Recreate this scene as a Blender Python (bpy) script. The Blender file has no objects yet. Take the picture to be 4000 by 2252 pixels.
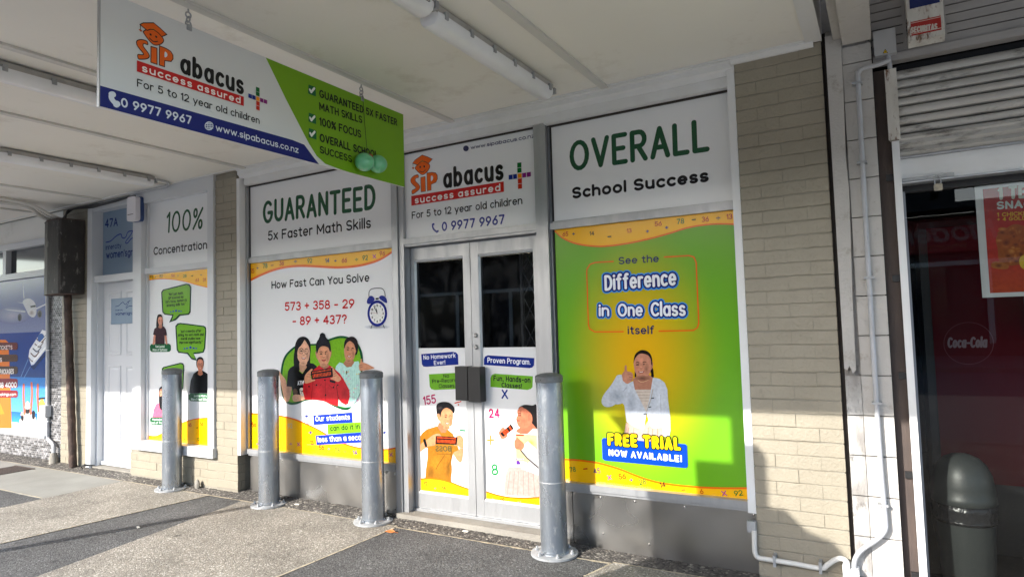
import bpy, bmesh, math, random
from math import radians, sin, cos, pi
from mathutils import Vector, Matrix
from mathutils.geometry import tessellate_polygon

random.seed(7)
SC = bpy.context.scene
COL = SC.collection

# ------------------------------------------------------------------ camera, sky, sun, exposure
F_PX, PW, PH = 2524.22, 4000.0, 2252.0
CAM = Vector((0.0, -3.92, 1.4336))
RGT = Vector((0.8652652, 0.5004438, -0.0295330))
UPV = Vector((0.0543467, -0.0350753, 0.9979059))
FWD = Vector((-0.4983599, 0.8650582, 0.0575469))
cd = bpy.data.cameras.new('camera')
cam = bpy.data.objects.new('camera', cd)
COL.objects.link(cam)
mw = Matrix((RGT, UPV, -FWD)).transposed().to_4x4()
mw.translation = CAM
cam.matrix_world = mw
cd.sensor_width = 36.0
cd.lens = F_PX / PW * 36.0
cd.clip_end = 500
cd.clip_start = 0.05
SC.camera = cam

SUN_TRAVEL = Vector((0.47, 1.0, -0.55)).normalized()
el = math.asin(-SUN_TRAVEL.z)
az = math.atan2(-SUN_TRAVEL.x, -SUN_TRAVEL.y)      # compass bearing of the sun, from +y towards +x
w = bpy.data.worlds.new('World'); SC.world = w; w.use_nodes = True
wn = w.node_tree.nodes; wn.clear()
sky = wn.new('ShaderNodeTexSky'); sky.sky_type = 'NISHITA'; sky.sun_disc = False
sky.sun_elevation = el; sky.sun_rotation = az
sky.air_density = 1.0; sky.dust_density = 1.2; sky.ozone_density = 1.0
bg = wn.new('ShaderNodeBackground'); bg.inputs['Strength'].default_value = 0.15
wo = wn.new('ShaderNodeOutputWorld')
w.node_tree.links.new(sky.outputs[0], bg.inputs[0]); w.node_tree.links.new(bg.outputs[0], wo.inputs[0])
sd = bpy.data.lights.new('sun', 'SUN'); sd.energy = 2.0; sd.angle = radians(0.53); sd.color = (1.0, 0.955, 0.885)
sun = bpy.data.objects.new('sun', sd); COL.objects.link(sun)
sun.rotation_euler = SUN_TRAVEL.to_track_quat('-Z', 'Y').to_euler()
sun.location = (-6, -12, 8)
SC.view_settings.view_transform = 'Standard'; SC.view_settings.look = 'None'
SC.view_settings.gamma = 1.0; SC.view_settings.use_curve_mapping = False
SC.view_settings.exposure = 2.15
SC.cycles.use_denoising = True
SC.cycles.max_bounces = 10; SC.cycles.diffuse_bounces = 8; SC.cycles.glossy_bounces = 4; SC.cycles.transparent_max_bounces = 12
SC.cycles.caustics_reflective = False; SC.cycles.caustics_refractive = False
SC.cycles.sample_clamp_indirect = 6.0

# ------------------------------------------------------------------ pixel -> point on a known real plane
Z = {'A': (0, 0, 2.417), 'B': (900, 0, 2.417), 'C': (1800, 0, 2.342), 'D': (2800, 0, 2.0717), 'E': (0, 600, 2.417), 'F': (350, 700, 2.417),
     'G': (0, 1150, 1.8133), 'H': (450, 1050, 1.611), 'I': (900, 680, 2.789), 'J': (900, 1150, 1.813), 'K': (1550, 500, 2.9), 'L': (1550, 950, 2.637),
     'M': (1550, 1350, 1.813), 'N': (2100, 350, 2.4165), 'O': (2100, 900, 2.4165), 'P': (2100, 1400, 1.702), 'S': (2850, 1450, 1.808),
     'U': (3300, 1250, 1.447), 'X': (0, 0, 0.64375), 'a': (2150, 1500, 1.84), 'b': (3150, 0, 2.9), 'c': (3450, 650, 2.4164), 'd': (0, 1050, 1.8114),
     'e': (2300, 1250, 2.23), 'f': (1050, 1280, 3.92), 'g': (1600, 1500, 2.9), 'h': (550, 1050, 1.9333)}
def ray(k, x, y):
    ox, oy, s = Z[k]
    u, v = ox + x / s, oy + y / s
    return RGT * ((u - PW / 2) / F_PX) - UPV * ((v - PH / 2) / F_PX) + FWD
class Plane:
    """a flat printed face: axis 'y' faces the street, axis 'x' faces +x"""
    def __init__(s, axis, pos):
        s.axis, s.pos = axis, pos
    def ab(s, k, x, y):                       # photo point -> in-plane metres (along, up)
        d = ray(k, x, y)
        if s.axis == 'y':
            t = (s.pos - CAM.y) / d.y
            p = CAM + d * t
            return (p.x, p.z)
        t = (s.pos - CAM.x) / d.x
        p = CAM + d * t
        return (p.y, p.z)
    def pt(s, a, b, h):                       # in-plane metres + height off the face -> world
        return (a, s.pos - h, b) if s.axis == 'y' else (s.pos + h, a, b)

# ------------------------------------------------------------------ materials
def srgb(r, g, b):
    f = lambda c: (c / 12.92 if c <= 0.04045 else ((c + 0.055) / 1.055) ** 2.4)
    return (f(r / 255), f(g / 255), f(b / 255))
MATS = {}
def mat(name, col, rough=0.6, metal=0.0, var=None, nscale=8.0, bump=0.0, bscale=60.0, spec=0.5, detail=6.0, rvar=0.0, stretch=(1, 1, 1), coat=0.0, second=None):
    """var: second colour mixed in by noise; second: (colour, scale, lo, hi) blotches of dirt or wear on top"""
    m = bpy.data.materials.new(name); m.use_nodes = True
    nt = m.node_tree; n = nt.nodes; L = nt.links
    b = n['Principled BSDF']
    b.inputs['Roughness'].default_value = rough; b.inputs['Metallic'].default_value = metal
    b.inputs['Specular IOR Level'].default_value = spec
    b.inputs['Base Color'].default_value = (*col, 1)
    if coat: b.inputs['Coat Weight'].default_value = coat; b.inputs['Coat Roughness'].default_value = 0.08
    geo = n.new('ShaderNodeNewGeometry')
    mp = n.new('ShaderNodeMapping'); mp.inputs['Scale'].default_value = stretch
    L.new(geo.outputs['Position'], mp.inputs['Vector'])
    out = None
    if var:
        t = n.new('ShaderNodeTexNoise'); t.inputs['Scale'].default_value = nscale; t.inputs['Detail'].default_value = detail
        L.new(mp.outputs[0], t.inputs['Vector'])
        r = n.new('ShaderNodeMapRange'); r.inputs['From Min'].default_value = 0.35; r.inputs['From Max'].default_value = 0.65
        L.new(t.outputs[0], r.inputs[0])
        mx = n.new('ShaderNodeMix'); mx.data_type = 'RGBA'
        mx.inputs['A'].default_value = (*col, 1); mx.inputs['B'].default_value = (*var, 1)
        L.new(r.outputs[0], mx.inputs['Factor']); out = mx.outputs['Result']
        if rvar:
            rr = n.new('ShaderNodeMapRange'); rr.inputs['To Min'].default_value = rough - rvar; rr.inputs['To Max'].default_value = rough + rvar
            L.new(r.outputs[0], rr.inputs[0]); L.new(rr.outputs[0], b.inputs['Roughness'])
    if second:
        c2, s2, lo, hi = second
        t2 = n.new('ShaderNodeTexNoise'); t2.inputs['Scale'].default_value = s2; t2.inputs['Detail'].default_value = 8; t2.inputs['Roughness'].default_value = 0.7
        L.new(mp.outputs[0], t2.inputs['Vector'])
        r2 = n.new('ShaderNodeMapRange'); r2.inputs['From Min'].default_value = lo; r2.inputs['From Max'].default_value = hi
        L.new(t2.outputs[0], r2.inputs[0])
        m2 = n.new('ShaderNodeMix'); m2.data_type = 'RGBA'
        if out: L.new(out, m2.inputs['A'])
        else: m2.inputs['A'].default_value = (*col, 1)
        m2.inputs['B'].default_value = (*c2, 1); L.new(r2.outputs[0], m2.inputs['Factor']); out = m2.outputs['Result']
    if out: L.new(out, b.inputs['Base Color'])
    if bump:
        t = n.new('ShaderNodeTexNoise'); t.inputs['Scale'].default_value = bscale; t.inputs['Detail'].default_value = 5
        L.new(mp.outputs[0], t.inputs['Vector'])
        bp = n.new('ShaderNodeBump'); bp.inputs['Strength'].default_value = bump; bp.inputs['Distance'].default_value = 0.01
        L.new(t.outputs[0], bp.inputs['Height']); L.new(bp.outputs[0], b.inputs['Normal'])
    MATS[name] = m
    return m

mat('beige_paint', (0.31, 0.277, 0.212), 0.5, var=(0.28, 0.25, 0.191), nscale=5, bump=0.35, bscale=70, second=((0.19, 0.175, 0.14), 9, 0.62, 0.82))
mat('beige_joint', (0.215, 0.192, 0.147), 0.85, var=(0.27, 0.25, 0.205), nscale=7, bump=0.4)
mat('white_paint', (0.74, 0.745, 0.75), 0.42, var=(0.70, 0.70, 0.69), nscale=6, bump=0.06, bscale=40, second=((0.42, 0.40, 0.37), 14, 0.68, 0.9))
mat('white_enamel', (0.60, 0.615, 0.64), 0.35, bump=0.03, bscale=50)
mat('ceiling_paint', (0.82, 0.80, 0.745), 0.6, var=(0.79, 0.77, 0.715), nscale=1.3, bump=0.06, bscale=7, second=((0.58, 0.54, 0.46), 2.2, 0.57, 0.82))
mat('batten_paint', (0.62, 0.61, 0.58), 0.55, var=(0.56, 0.55, 0.52), nscale=4, bump=0.05)
mat('old_white', (0.50, 0.48, 0.452), 0.75, var=(0.445, 0.425, 0.40), nscale=5, bump=0.3, bscale=80, second=((0.27, 0.225, 0.18), 11, 0.57, 0.78))
mat('grimy_block', (0.50, 0.49, 0.47), 0.85, var=(0.26, 0.245, 0.23), nscale=7, bump=0.5, bscale=60, second=((0.09, 0.08, 0.075), 16, 0.55, 0.72), stretch=(1.6, 1.6, 0.7))
mat('aluminium', (0.43, 0.44, 0.455), 0.40, 0.65, var=(0.385, 0.395, 0.41), nscale=7, bump=0.02, bscale=200, rvar=0.06, stretch=(3, 3, 0.6))
mat('aluminium_dark', (0.20, 0.21, 0.23), 0.45, 0.6)
mat('black_rubber', (0.012, 0.012, 0.013), 0.6)
mat('stainless', (0.46, 0.452, 0.44), 0.31, 1.0, var=(0.41, 0.40, 0.385), nscale=3, detail=2.0, rvar=0.05, second=((0.30, 0.285, 0.26), 70, 0.68, 0.8))
mat('galvanised', (0.42, 0.455, 0.50), 0.33, 0.8, var=(0.24, 0.27, 0.31), nscale=8, bump=0.14, bscale=22, rvar=0.12, stretch=(1.2, 1.2, 0.42), second=((0.56, 0.58, 0.60), 20, 0.56, 0.72))
mat('galvanised_cap', (0.17, 0.18, 0.185), 0.6, 0.25, var=(0.13, 0.135, 0.14), nscale=30)
mat('galvanised_dull', (0.42, 0.435, 0.45), 0.6, 0.5, var=(0.34, 0.35, 0.36), nscale=20, second=((0.20, 0.18, 0.16), 30, 0.6, 0.75))
mat('black_steel', (0.012, 0.012, 0.013), 0.45, bump=0.1, bscale=200)
mat('weathered_black', (0.020, 0.018, 0.017), 0.6, 0.1, var=(0.038, 0.033, 0.03), nscale=10, bump=0.35, bscale=30, second=((0.26, 0.245, 0.22), 13, 0.57, 0.70), stretch=(1, 1, 0.45))
mat('rusty_black', (0.035, 0.022, 0.018), 0.75, 0.0, var=(0.085, 0.05, 0.038), nscale=9, bump=0.6, bscale=40, second=((0.17, 0.11, 0.085), 11, 0.58, 0.72))
mat('rust', (0.16, 0.062, 0.03), 0.85, var=(0.09, 0.04, 0.025), nscale=30, bump=0.4)
mat('conduit_grey', (0.43, 0.44, 0.47), 0.5, var=(0.40, 0.405, 0.42), nscale=10, second=((0.25, 0.23, 0.2), 16, 0.66, 0.85))
mat('conduit_white', (0.64, 0.63, 0.60), 0.5, var=(0.58, 0.57, 0.54), nscale=10)
mat('black_cable', (0.010, 0.010, 0.011), 0.55)
mat('brown_jamb', (0.085, 0.062, 0.052), 0.7, var=(0.06, 0.045, 0.04), nscale=9, bump=0.2, second=((0.17, 0.10, 0.05), 12, 0.62, 0.8), stretch=(2, 2, 0.5))
mat('shutter', (0.56, 0.545, 0.515), 0.5, 0.1, var=(0.49, 0.475, 0.445), nscale=6, bump=0.08, second=((0.11, 0.10, 0.085), 9, 0.53, 0.72), stretch=(0.8, 1, 2.2))
mat('cladding', (0.36, 0.345, 0.335), 0.55, 0.1, var=(0.32, 0.305, 0.295), nscale=6, second=((0.14, 0.125, 0.115), 9, 0.62, 0.82), stretch=(0.7, 1, 3))
mat('alarm_white', (0.62, 0.60, 0.55), 0.5, var=(0.5, 0.47, 0.42), nscale=12, second=((0.15, 0.07, 0.035), 19, 0.53, 0.64), stretch=(1.8, 1, 0.6))
mat('grey_plastic', (0.42, 0.42, 0.425), 0.45, var=(0.39, 0.39, 0.39), nscale=15)
mat('white_plastic', (0.70, 0.68, 0.72), 0.35)
mat('diffuser', (0.80, 0.81, 0.84), 0.28, var=(0.74, 0.75, 0.77), nscale=5, bump=0.05, bscale=120, second=((0.55, 0.53, 0.50), 10, 0.70, 0.9))
mat('lamp_tray', (0.42, 0.41, 0.39), 0.5, var=(0.34, 0.33, 0.31), nscale=12)
mat('timber_dark', (0.03, 0.022, 0.018), 0.7)
mat('dark_room', (0.014, 0.014, 0.015), 0.95, spec=0.1)
mat('fridge_red', (0.11, 0.002, 0.007), 0.45, spec=0.08)
mat('fridge_dark', (0.014, 0.014, 0.015), 0.4)
mat('bin_grey', (0.038, 0.043, 0.042), 0.42, bump=0.05, bscale=60, var=(0.04, 0.045, 0.044), nscale=10, second=((0.12, 0.12, 0.11), 45, 0.66, 0.8))
mat('bin_bag', (0.02, 0.02, 0.022), 0.22, bump=0.9, bscale=28)
mat('balloon_green', (0.13, 0.50, 0.26), 0.28, spec=0.7, coat=0.5)
mat('knot_red', (0.45, 0.06, 0.03), 0.5)
mat('dry_leaf', (0.40, 0.13, 0.03), 0.7)
mat('litter', (0.68, 0.65, 0.58), 0.8)
mat('brass_lock', (0.55, 0.54, 0.52), 0.25, 1.0)
mat('old_brass', (0.33, 0.29, 0.22), 0.45, 0.8, var=(0.2, 0.18, 0.15), nscale=40)
mat('concrete_sill', (0.28, 0.262, 0.228), 0.85, var=(0.22, 0.205, 0.18), nscale=6, bump=0.5, bscale=70, second=((0.18, 0.165, 0.145), 8, 0.55, 0.8))
mat('smooth_slab', (0.27, 0.266, 0.242), 0.85, var=(0.23, 0.226, 0.206), nscale=3, bump=0.35, bscale=140, second=((0.23, 0.22, 0.19), 5, 0.56, 0.8))
mat('cream_joint', (0.50, 0.43, 0.31), 0.9, var=(0.34, 0.30, 0.23), nscale=25, bump=0.5)
mat('iron_grate', (0.06, 0.045, 0.04), 0.8, var=(0.10, 0.075, 0.06), nscale=60, bump=0.5)
mat('road_asphalt', (0.21, 0.207, 0.20), 0.9, var=(0.24, 0.236, 0.228), nscale=30, bump=0.4, bscale=120)
mat('far_wall', (0.10, 0.085, 0.08), 0.8, var=(0.07, 0.06, 0.058), nscale=1.2)
mat('far_dark', (0.03, 0.03, 0.034), 0.7)
mat('far_red', (0.42, 0.028, 0.035), 0.5)
mat('far_glass', (0.03, 0.035, 0.04), 0.08, spec=0.6)
mat('far_white', (0.75, 0.74, 0.72), 0.6)
mat('post_grey', (0.22, 0.225, 0.23), 0.5, 0.4)
mat('blue_tint', (0.18, 0.255, 0.35), 0.3, spec=0.5)
mat('sensor_blue', (0.02, 0.05, 0.16), 0.3)
mat('vinyl_white', (0.80, 0.81, 0.825), 0.20, bump=0.03, bscale=5, spec=0.5, var=(0.80, 0.81, 0.82), nscale=3)
mat('sign_sheet', (0.70, 0.715, 0.725), 0.42, spec=0.4)
mat('sign_edge', (0.75, 0.76, 0.77), 0.5)
mat('tube_lit', (0.8, 0.8, 0.8), 0.4)
tl = MATS['tube_lit'].node_tree.nodes['Principled BSDF']; tl.inputs['Emission Color'].default_value = (1, 1, 1, 1); tl.inputs['Emission Strength'].default_value = 0.7

def aggregate(name, base, pale, dark, scale, bumpst, contrast=1.0, dirt=None):
    """exposed stones set in a binder: a coloured cell for each pebble"""
    m = bpy.data.materials.new(name); m.use_nodes = True
    nt = m.node_tree; n = nt.nodes; L = nt.links; b = n['Principled BSDF']; b.inputs['Roughness'].default_value = 0.85
    b.inputs['Specular IOR Level'].default_value = 0.35
    g = n.new('ShaderNodeNewGeometry')
    v = n.new('ShaderNodeTexVoronoi'); v.inputs['Scale'].default_value = scale; v.inputs['Randomness'].default_value = 1.0
    L.new(g.outputs['Position'], v.inputs['Vector'])
    sp = n.new('ShaderNodeSeparateColor'); L.new(v.outputs['Color'], sp.inputs[0])
    cr = n.new('ShaderNodeValToRGB'); e = cr.color_ramp.elements
    e[0].position = 0.0; e[0].color = (*dark, 1); e[1].position = 1.0; e[1].color = (*pale, 1)
    k = cr.color_ramp.elements.new(0.45); k.color = (*base, 1)
    k = cr.color_ramp.elements.new(0.82); k.color = (*[x * 1.12 for x in base], 1)
    L.new(sp.outputs[0], cr.inputs[0])
    nz = n.new('ShaderNodeTexNoise'); nz.inputs['Scale'].default_value = 1.7; nz.inputs['Detail'].default_value = 7
    L.new(g.outputs['Position'], nz.inputs['Vector'])
    mr = n.new('ShaderNodeMapRange'); mr.inputs['From Min'].default_value = 0.3; mr.inputs['From Max'].default_value = 0.7
    mr.inputs['To Min'].default_value = 0.74; mr.inputs['To Max'].default_value = 1.16; L.new(nz.outputs[0], mr.inputs[0])
    vm = n.new('ShaderNodeVectorMath'); vm.operation = 'SCALE'; L.new(cr.outputs[0], vm.inputs[0]); L.new(mr.outputs[0], vm.inputs['Scale'])
    gv = n.new('ShaderNodeTexVoronoi'); gv.inputs['Scale'].default_value = 2.3; L.new(g.outputs['Position'], gv.inputs['Vector'])
    gr_ = n.new('ShaderNodeMapRange'); gr_.inputs['From Min'].default_value = 0.055; gr_.inputs['From Max'].default_value = 0.075; gr_.inputs['To Min'].default_value = 0.62; gr_.inputs['To Max'].default_value = 1.0
    L.new(gv.outputs['Distance'], gr_.inputs[0])
    sn = n.new('ShaderNodeTexNoise'); sn.inputs['Scale'].default_value = 4.5; sn.inputs['Detail'].default_value = 9; sn.inputs['Roughness'].default_value = 0.65; L.new(g.outputs['Position'], sn.inputs['Vector'])
    sr = n.new('ShaderNodeMapRange'); sr.inputs['From Min'].default_value = 0.54; sr.inputs['From Max'].default_value = 0.74; sr.inputs['To Min'].default_value = 1.0; sr.inputs['To Max'].default_value = 0.66; L.new(sn.outputs[0], sr.inputs[0])
    ml = n.new('ShaderNodeMath'); ml.operation = 'MULTIPLY'; L.new(gr_.outputs[0], ml.inputs[0]); L.new(sr.outputs[0], ml.inputs[1])
    v2 = n.new('ShaderNodeVectorMath'); v2.operation = 'SCALE'; L.new(vm.outputs[0], v2.inputs[0]); L.new(ml.outputs[0], v2.inputs['Scale'])
    L.new(v2.outputs[0], b.inputs['Base Color'])
    bp = n.new('ShaderNodeBump'); bp.inputs['Strength'].default_value = bumpst; bp.inputs['Distance'].default_value = 0.006; bp.invert = True
    L.new(v.outputs['Distance'], bp.inputs['Height']); L.new(bp.outputs[0], b.inputs['Normal'])
    MATS[name] = m
aggregate('exposed_aggregate', (0.262, 0.24, 0.205), (0.52, 0.495, 0.445), (0.165, 0.15, 0.128), 115, 0.45)
aggregate('asphalt_patch', (0.10, 0.099, 0.098), (0.20, 0.20, 0.20), (0.045, 0.045, 0.046), 120, 0.5)
aggregate('rough_asphalt', (0.105, 0.096, 0.087), (0.34, 0.315, 0.27), (0.035, 0.032, 0.03), 70, 1.0)

def attr_mat(name, rough=0.20, spec=0.4, bump=0.0, tex=0.0, gam=1.22):
    m = bpy.data.materials.new(name); m.use_nodes = True
    n = m.node_tree.nodes; L = m.node_tree.links; b = n['Principled BSDF']
    b.inputs['Roughness'].default_value = rough; b.inputs['Specular IOR Level'].default_value = spec
    vc = n.new('ShaderNodeVertexColor'); vc.layer_name = 'Col'; a = n.new('ShaderNodeGamma'); a.inputs['Gamma'].default_value = gam; L.new(vc.outputs[0], a.inputs['Color'])
    if tex:
        g = n.new('ShaderNodeNewGeometry'); t = n.new('ShaderNodeTexNoise'); t.inputs['Scale'].default_value = 55; t.inputs['Detail'].default_value = 6
        L.new(g.outputs['Position'], t.inputs['Vector'])
        r = n.new('ShaderNodeMapRange'); r.inputs['From Min'].default_value = .3; r.inputs['From Max'].default_value = .7
        r.inputs['To Min'].default_value = 1 - tex; r.inputs['To Max'].default_value = 1 + tex * .6; L.new(t.outputs[0], r.inputs[0])
        v = n.new('ShaderNodeVectorMath'); v.operation = 'SCALE'; L.new(a.outputs[0], v.inputs[0]); L.new(r.outputs[0], v.inputs['Scale'])
        L.new(v.outputs[0], b.inputs['Base Color'])
    else:
        L.new(a.outputs[0], b.inputs['Base Color'])
    MATS[name] = m
attr_mat('print_ink'); attr_mat('print_photo', tex=0.16); attr_mat('mosaic', 0.3, 0.5, gam=1.0); attr_mat('sign_ink', 0.42, 0.4)

def glass_mat(name, tint, rough=0.0, dust=0.05):
    m = bpy.data.materials.new(name); m.use_nodes = True
    n = m.node_tree.nodes; L = m.node_tree.links; n.clear()
    o = n.new('ShaderNodeOutputMaterial'); tr = n.new('ShaderNodeBsdfTransparent'); tr.inputs[0].default_value = (*tint, 1)
    gl = n.new('ShaderNodeBsdfGlossy'); gl.inputs['Roughness'].default_value = rough; gl.inputs[0].default_value = (1, 1, 1, 1)
    fr = n.new('ShaderNodeFresnel'); fr.inputs[0].default_value = 1.36
    mx = n.new('ShaderNodeMixShader'); L.new(fr.outputs[0], mx.inputs[0]); L.new(tr.outputs[0], mx.inputs[1]); L.new(gl.outputs[0], mx.inputs[2])
    df = n.new('ShaderNodeBsdfDiffuse'); df.inputs[0].default_value = (0.5, 0.5, 0.5, 1); g = n.new('ShaderNodeNewGeometry'); tn = n.new('ShaderNodeTexNoise'); tn.inputs['Scale'].default_value = 5.0; tn.inputs['Detail'].default_value = 9; tn.inputs['Distortion'].default_value = 1.6
    L.new(g.outputs['Position'], tn.inputs['Vector']); dr_ = n.new('ShaderNodeMapRange'); dr_.inputs['From Min'].default_value = 0.45; dr_.inputs['From Max'].default_value = 0.75; dr_.inputs['To Min'].default_value = 0.0; dr_.inputs['To Max'].default_value = dust
    L.new(tn.outputs[0], dr_.inputs[0]); m2 = n.new('ShaderNodeMixShader'); L.new(dr_.outputs[0], m2.inputs[0]); L.new(mx.outputs[0], m2.inputs[1]); L.new(df.outputs[0], m2.inputs[2])
    L.new(m2.outputs[0], o.inputs[0]); MATS[name] = m
glass_mat('shop_glass', (0.60, 0.62, 0.61), dust=0.003)
glass_mat('dark_glass', (0.42, 0.43, 0.45), dust=0.05)

# the big green poster: a printed yellow glow on green
def glow_mat():
    m = bpy.data.materials.new('green_glow_print'); m.use_nodes = True
    n = m.node_tree.nodes; L = m.node_tree.links; b = n['Principled BSDF']
    b.inputs['Roughness'].default_value = 0.20; b.inputs['Specular IOR Level'].default_value = 0.4
    g = n.new('ShaderNodeNewGeometry'); mp = n.new('ShaderNodeMapping'); mp.vector_type = 'TEXTURE'
    mp.inputs['Location'].default_value = (-1.35, 0, 1.24); mp.inputs['Scale'].default_value = (0.56, 10, 0.86)
    L.new(g.outputs['Position'], mp.inputs['Vector'])
    ln = n.new('ShaderNodeVectorMath'); ln.operation = 'LENGTH'; L.new(mp.outputs[0], ln.inputs[0])
    r = n.new('ShaderNodeValToRGB'); e = r.color_ramp.elements; r.color_ramp.interpolation = 'EASE'
    e[0].position = 0.05; e[0].color = (*srgb(226, 174, 12), 1); e[1].position = 1.0; e[1].color = (*srgb(104, 168, 28), 1)
    L.new(ln.outputs['Value'], r.inputs[0]); L.new(r.outputs[0], b.inputs['Base Color'])
    MATS['green_glow_print'] = m
glow_mat()

# ------------------------------------------------------------------ object helpers
def link(o, parent=None):
    COL.objects.link(o)
    if parent is not None:
        o.parent = parent
        if parent.type == 'EMPTY' and not parent.get('_local'):
            o.matrix_parent_inverse = Matrix.Translation(-Vector(parent.location))
    return o
def thing(name, label, cat, loc=(0, 0, 0), group=None):
    o = bpy.data.objects.new(name, None); o.empty_display_size = 0.1; o.location = loc
    COL.objects.link(o); o['label'] = label; o['category'] = cat
    if group: o['group'] = group
    return o
def tag(o, label, cat, group=None):
    o['label'] = label; o['category'] = cat
    if group: o['group'] = group
    return o
class MB:
    def __init__(s): s.bm = bmesh.new()
    def box(s, x0, x1, y0, y1, z0, z1):
        v = [s.bm.verts.new((x, y, z)) for x in (x0, x1) for y in (y0, y1) for z in (z0, z1)]
        for f in ((0, 1, 3, 2), (4, 6, 7, 5), (0, 4, 5, 1), (2, 3, 7, 6), (0, 2, 6, 4), (1, 5, 7, 3)): s.bm.faces.new([v[i] for i in f])
        return s
    def quad(s, *pts):
        s.bm.faces.new([s.bm.verts.new(p) for p in pts]); return s
    def prism(s, prof, axis, lo, hi):
        """closed outline extruded along an axis: 'x' takes (y,z), 'y' takes (x,z), 'z' takes (x,y)"""
        mk = {'x': lambda a, b, t: (t, a, b), 'y': lambda a, b, t: (a, t, b), 'z': lambda a, b, t: (a, b, t)}[axis]
        A = [s.bm.verts.new(mk(a, b, lo)) for a, b in prof]; B = [s.bm.verts.new(mk(a, b, hi)) for a, b in prof]
        n = len(prof)
        for i in range(n): s.bm.faces.new((A[i], A[(i + 1) % n], B[(i + 1) % n], B[i]))
        s.bm.faces.new(A[::-1]); s.bm.faces.new(B)
        return s
    def sheet(s, prof, axis, lo, hi):
        mk = {'x': lambda a, b, t: (t, a, b), 'y': lambda a, b, t: (a, t, b), 'z': lambda a, b, t: (a, b, t)}[axis]
        A = [s.bm.verts.new(mk(a, b, lo)) for a, b in prof]; B = [s.bm.verts.new(mk(a, b, hi)) for a, b in prof]
        for i in range(len(prof) - 1): s.bm.faces.new((A[i], A[i + 1], B[i + 1], B[i]))
        return s
    def tube(s, pts, r, n=10, caps=True):
        pts = [Vector(p) for p in pts]; rings = []
        rr = r if isinstance(r, (list, tuple)) else [r] * len(pts)
        ref = None
        for i, p in enumerate(pts):
            d = (pts[min(i + 1, len(pts) - 1)] - pts[max(i - 1, 0)]).normalized()
            if ref is None: ref = d.orthogonal().normalized()
            ref = (ref - d * ref.dot(d)).normalized(); q = d.cross(ref)
            rings.append([s.bm.verts.new(p + (ref * cos(2 * pi * k / n) + q * sin(2 * pi * k / n)) * rr[i]) for k in range(n)])
        for a, b in zip(rings, rings[1:]):
            for k in range(n): s.bm.faces.new((a[k], a[(k + 1) % n], b[(k + 1) % n], b[k]))
        if caps: s.bm.faces.new(rings[0][::-1]); s.bm.faces.new(rings[-1])
        return s
    def lathe(s, prof, c=(0, 0, 0), n=32, caps=True):
        c = Vector(c); R = []
        for r, z in prof: R.append([s.bm.verts.new(c + Vector((r * cos(2 * pi * k / n), r * sin(2 * pi * k / n), z))) for k in range(n)])
        for a, b in zip(R, R[1:]):
            for k in range(n): s.bm.faces.new((a[k], a[(k + 1) % n], b[(k + 1) % n], b[k]))
        if caps:
            if prof[0][0] > 1e-5: s.bm.faces.new(R[0][::-1])
            if prof[-1][0] > 1e-5: s.bm.faces.new(R[-1])
        return s
    def sphere(s, c, r, u=20, v=12):
        sc = r if isinstance(r, (list, tuple)) else (r, r, r)
        bmesh.ops.create_uvsphere(s.bm, u_segments=u, v_segments=v, radius=1.0, matrix=Matrix.Translation(c) @ Matrix.Diagonal((*sc, 1)))
        return s
    def mesh(s, name, m, bevel=0, smooth=False, seg=1):
        if bevel:
            es = [e for e in s.bm.edges if len(e.link_faces) == 2 and e.calc_face_angle(0) > 0.6]
            if es: bmesh.ops.bevel(s.bm, geom=es, offset=bevel, segments=seg, affect='EDGES', profile=0.5)
        bmesh.ops.recalc_face_normals(s.bm, faces=s.bm.faces)
        me = bpy.data.meshes.new(name); s.bm.to_mesh(me); s.bm.free()
        me.materials.append(MATS[m])
        if smooth:
            for p in me.polygons: p.use_smooth = True
            try: me.set_sharp_from_angle(angle=radians(38))
            except Exception: pass
        return me
    def build(s, name, m, parent=None, bevel=0, smooth=False, seg=1):
        return link(bpy.data.objects.new(name, s.mesh(name, m, bevel, smooth, seg)), parent)
def box(name, m, parent, x0, x1, y0, y1, z0, z1, bevel=0.0):
    return MB().box(x0, x1, y0, y1, z0, z1).build(name, m, parent, bevel)
def curve_pts(ctrl, n=8):
    P = [Vector(p) for p in ctrl]; out = []
    for i in range(len(P) - 1):
        a, b, c, d = P[max(i - 1, 0)], P[i], P[i + 1], P[min(i + 2, len(P) - 1)]
        for k in range(n):
            t = k / n
            out.append(0.5 * (2 * b + (c - a) * t + (2 * a - 5 * b + 4 * c - d) * t * t + (3 * b - a - 3 * c + d) * t ** 3))
    out.append(P[-1]); return out
def rect_rounded(x0, x1, z0, z1, r, n=4):
    o = []
    for cx, cz, a in ((x1 - r, z1 - r, 0), (x0 + r, z1 - r, 90), (x0 + r, z0 + r, 180), (x1 - r, z0 + r, 270)):
        for k in range(n + 1):
            t = radians(a + 90 * k / n); o.append((cx + r * cos(t), cz + r * sin(t)))
    return o
def setting(o):
    o['kind'] = 'structure'; return o

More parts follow.
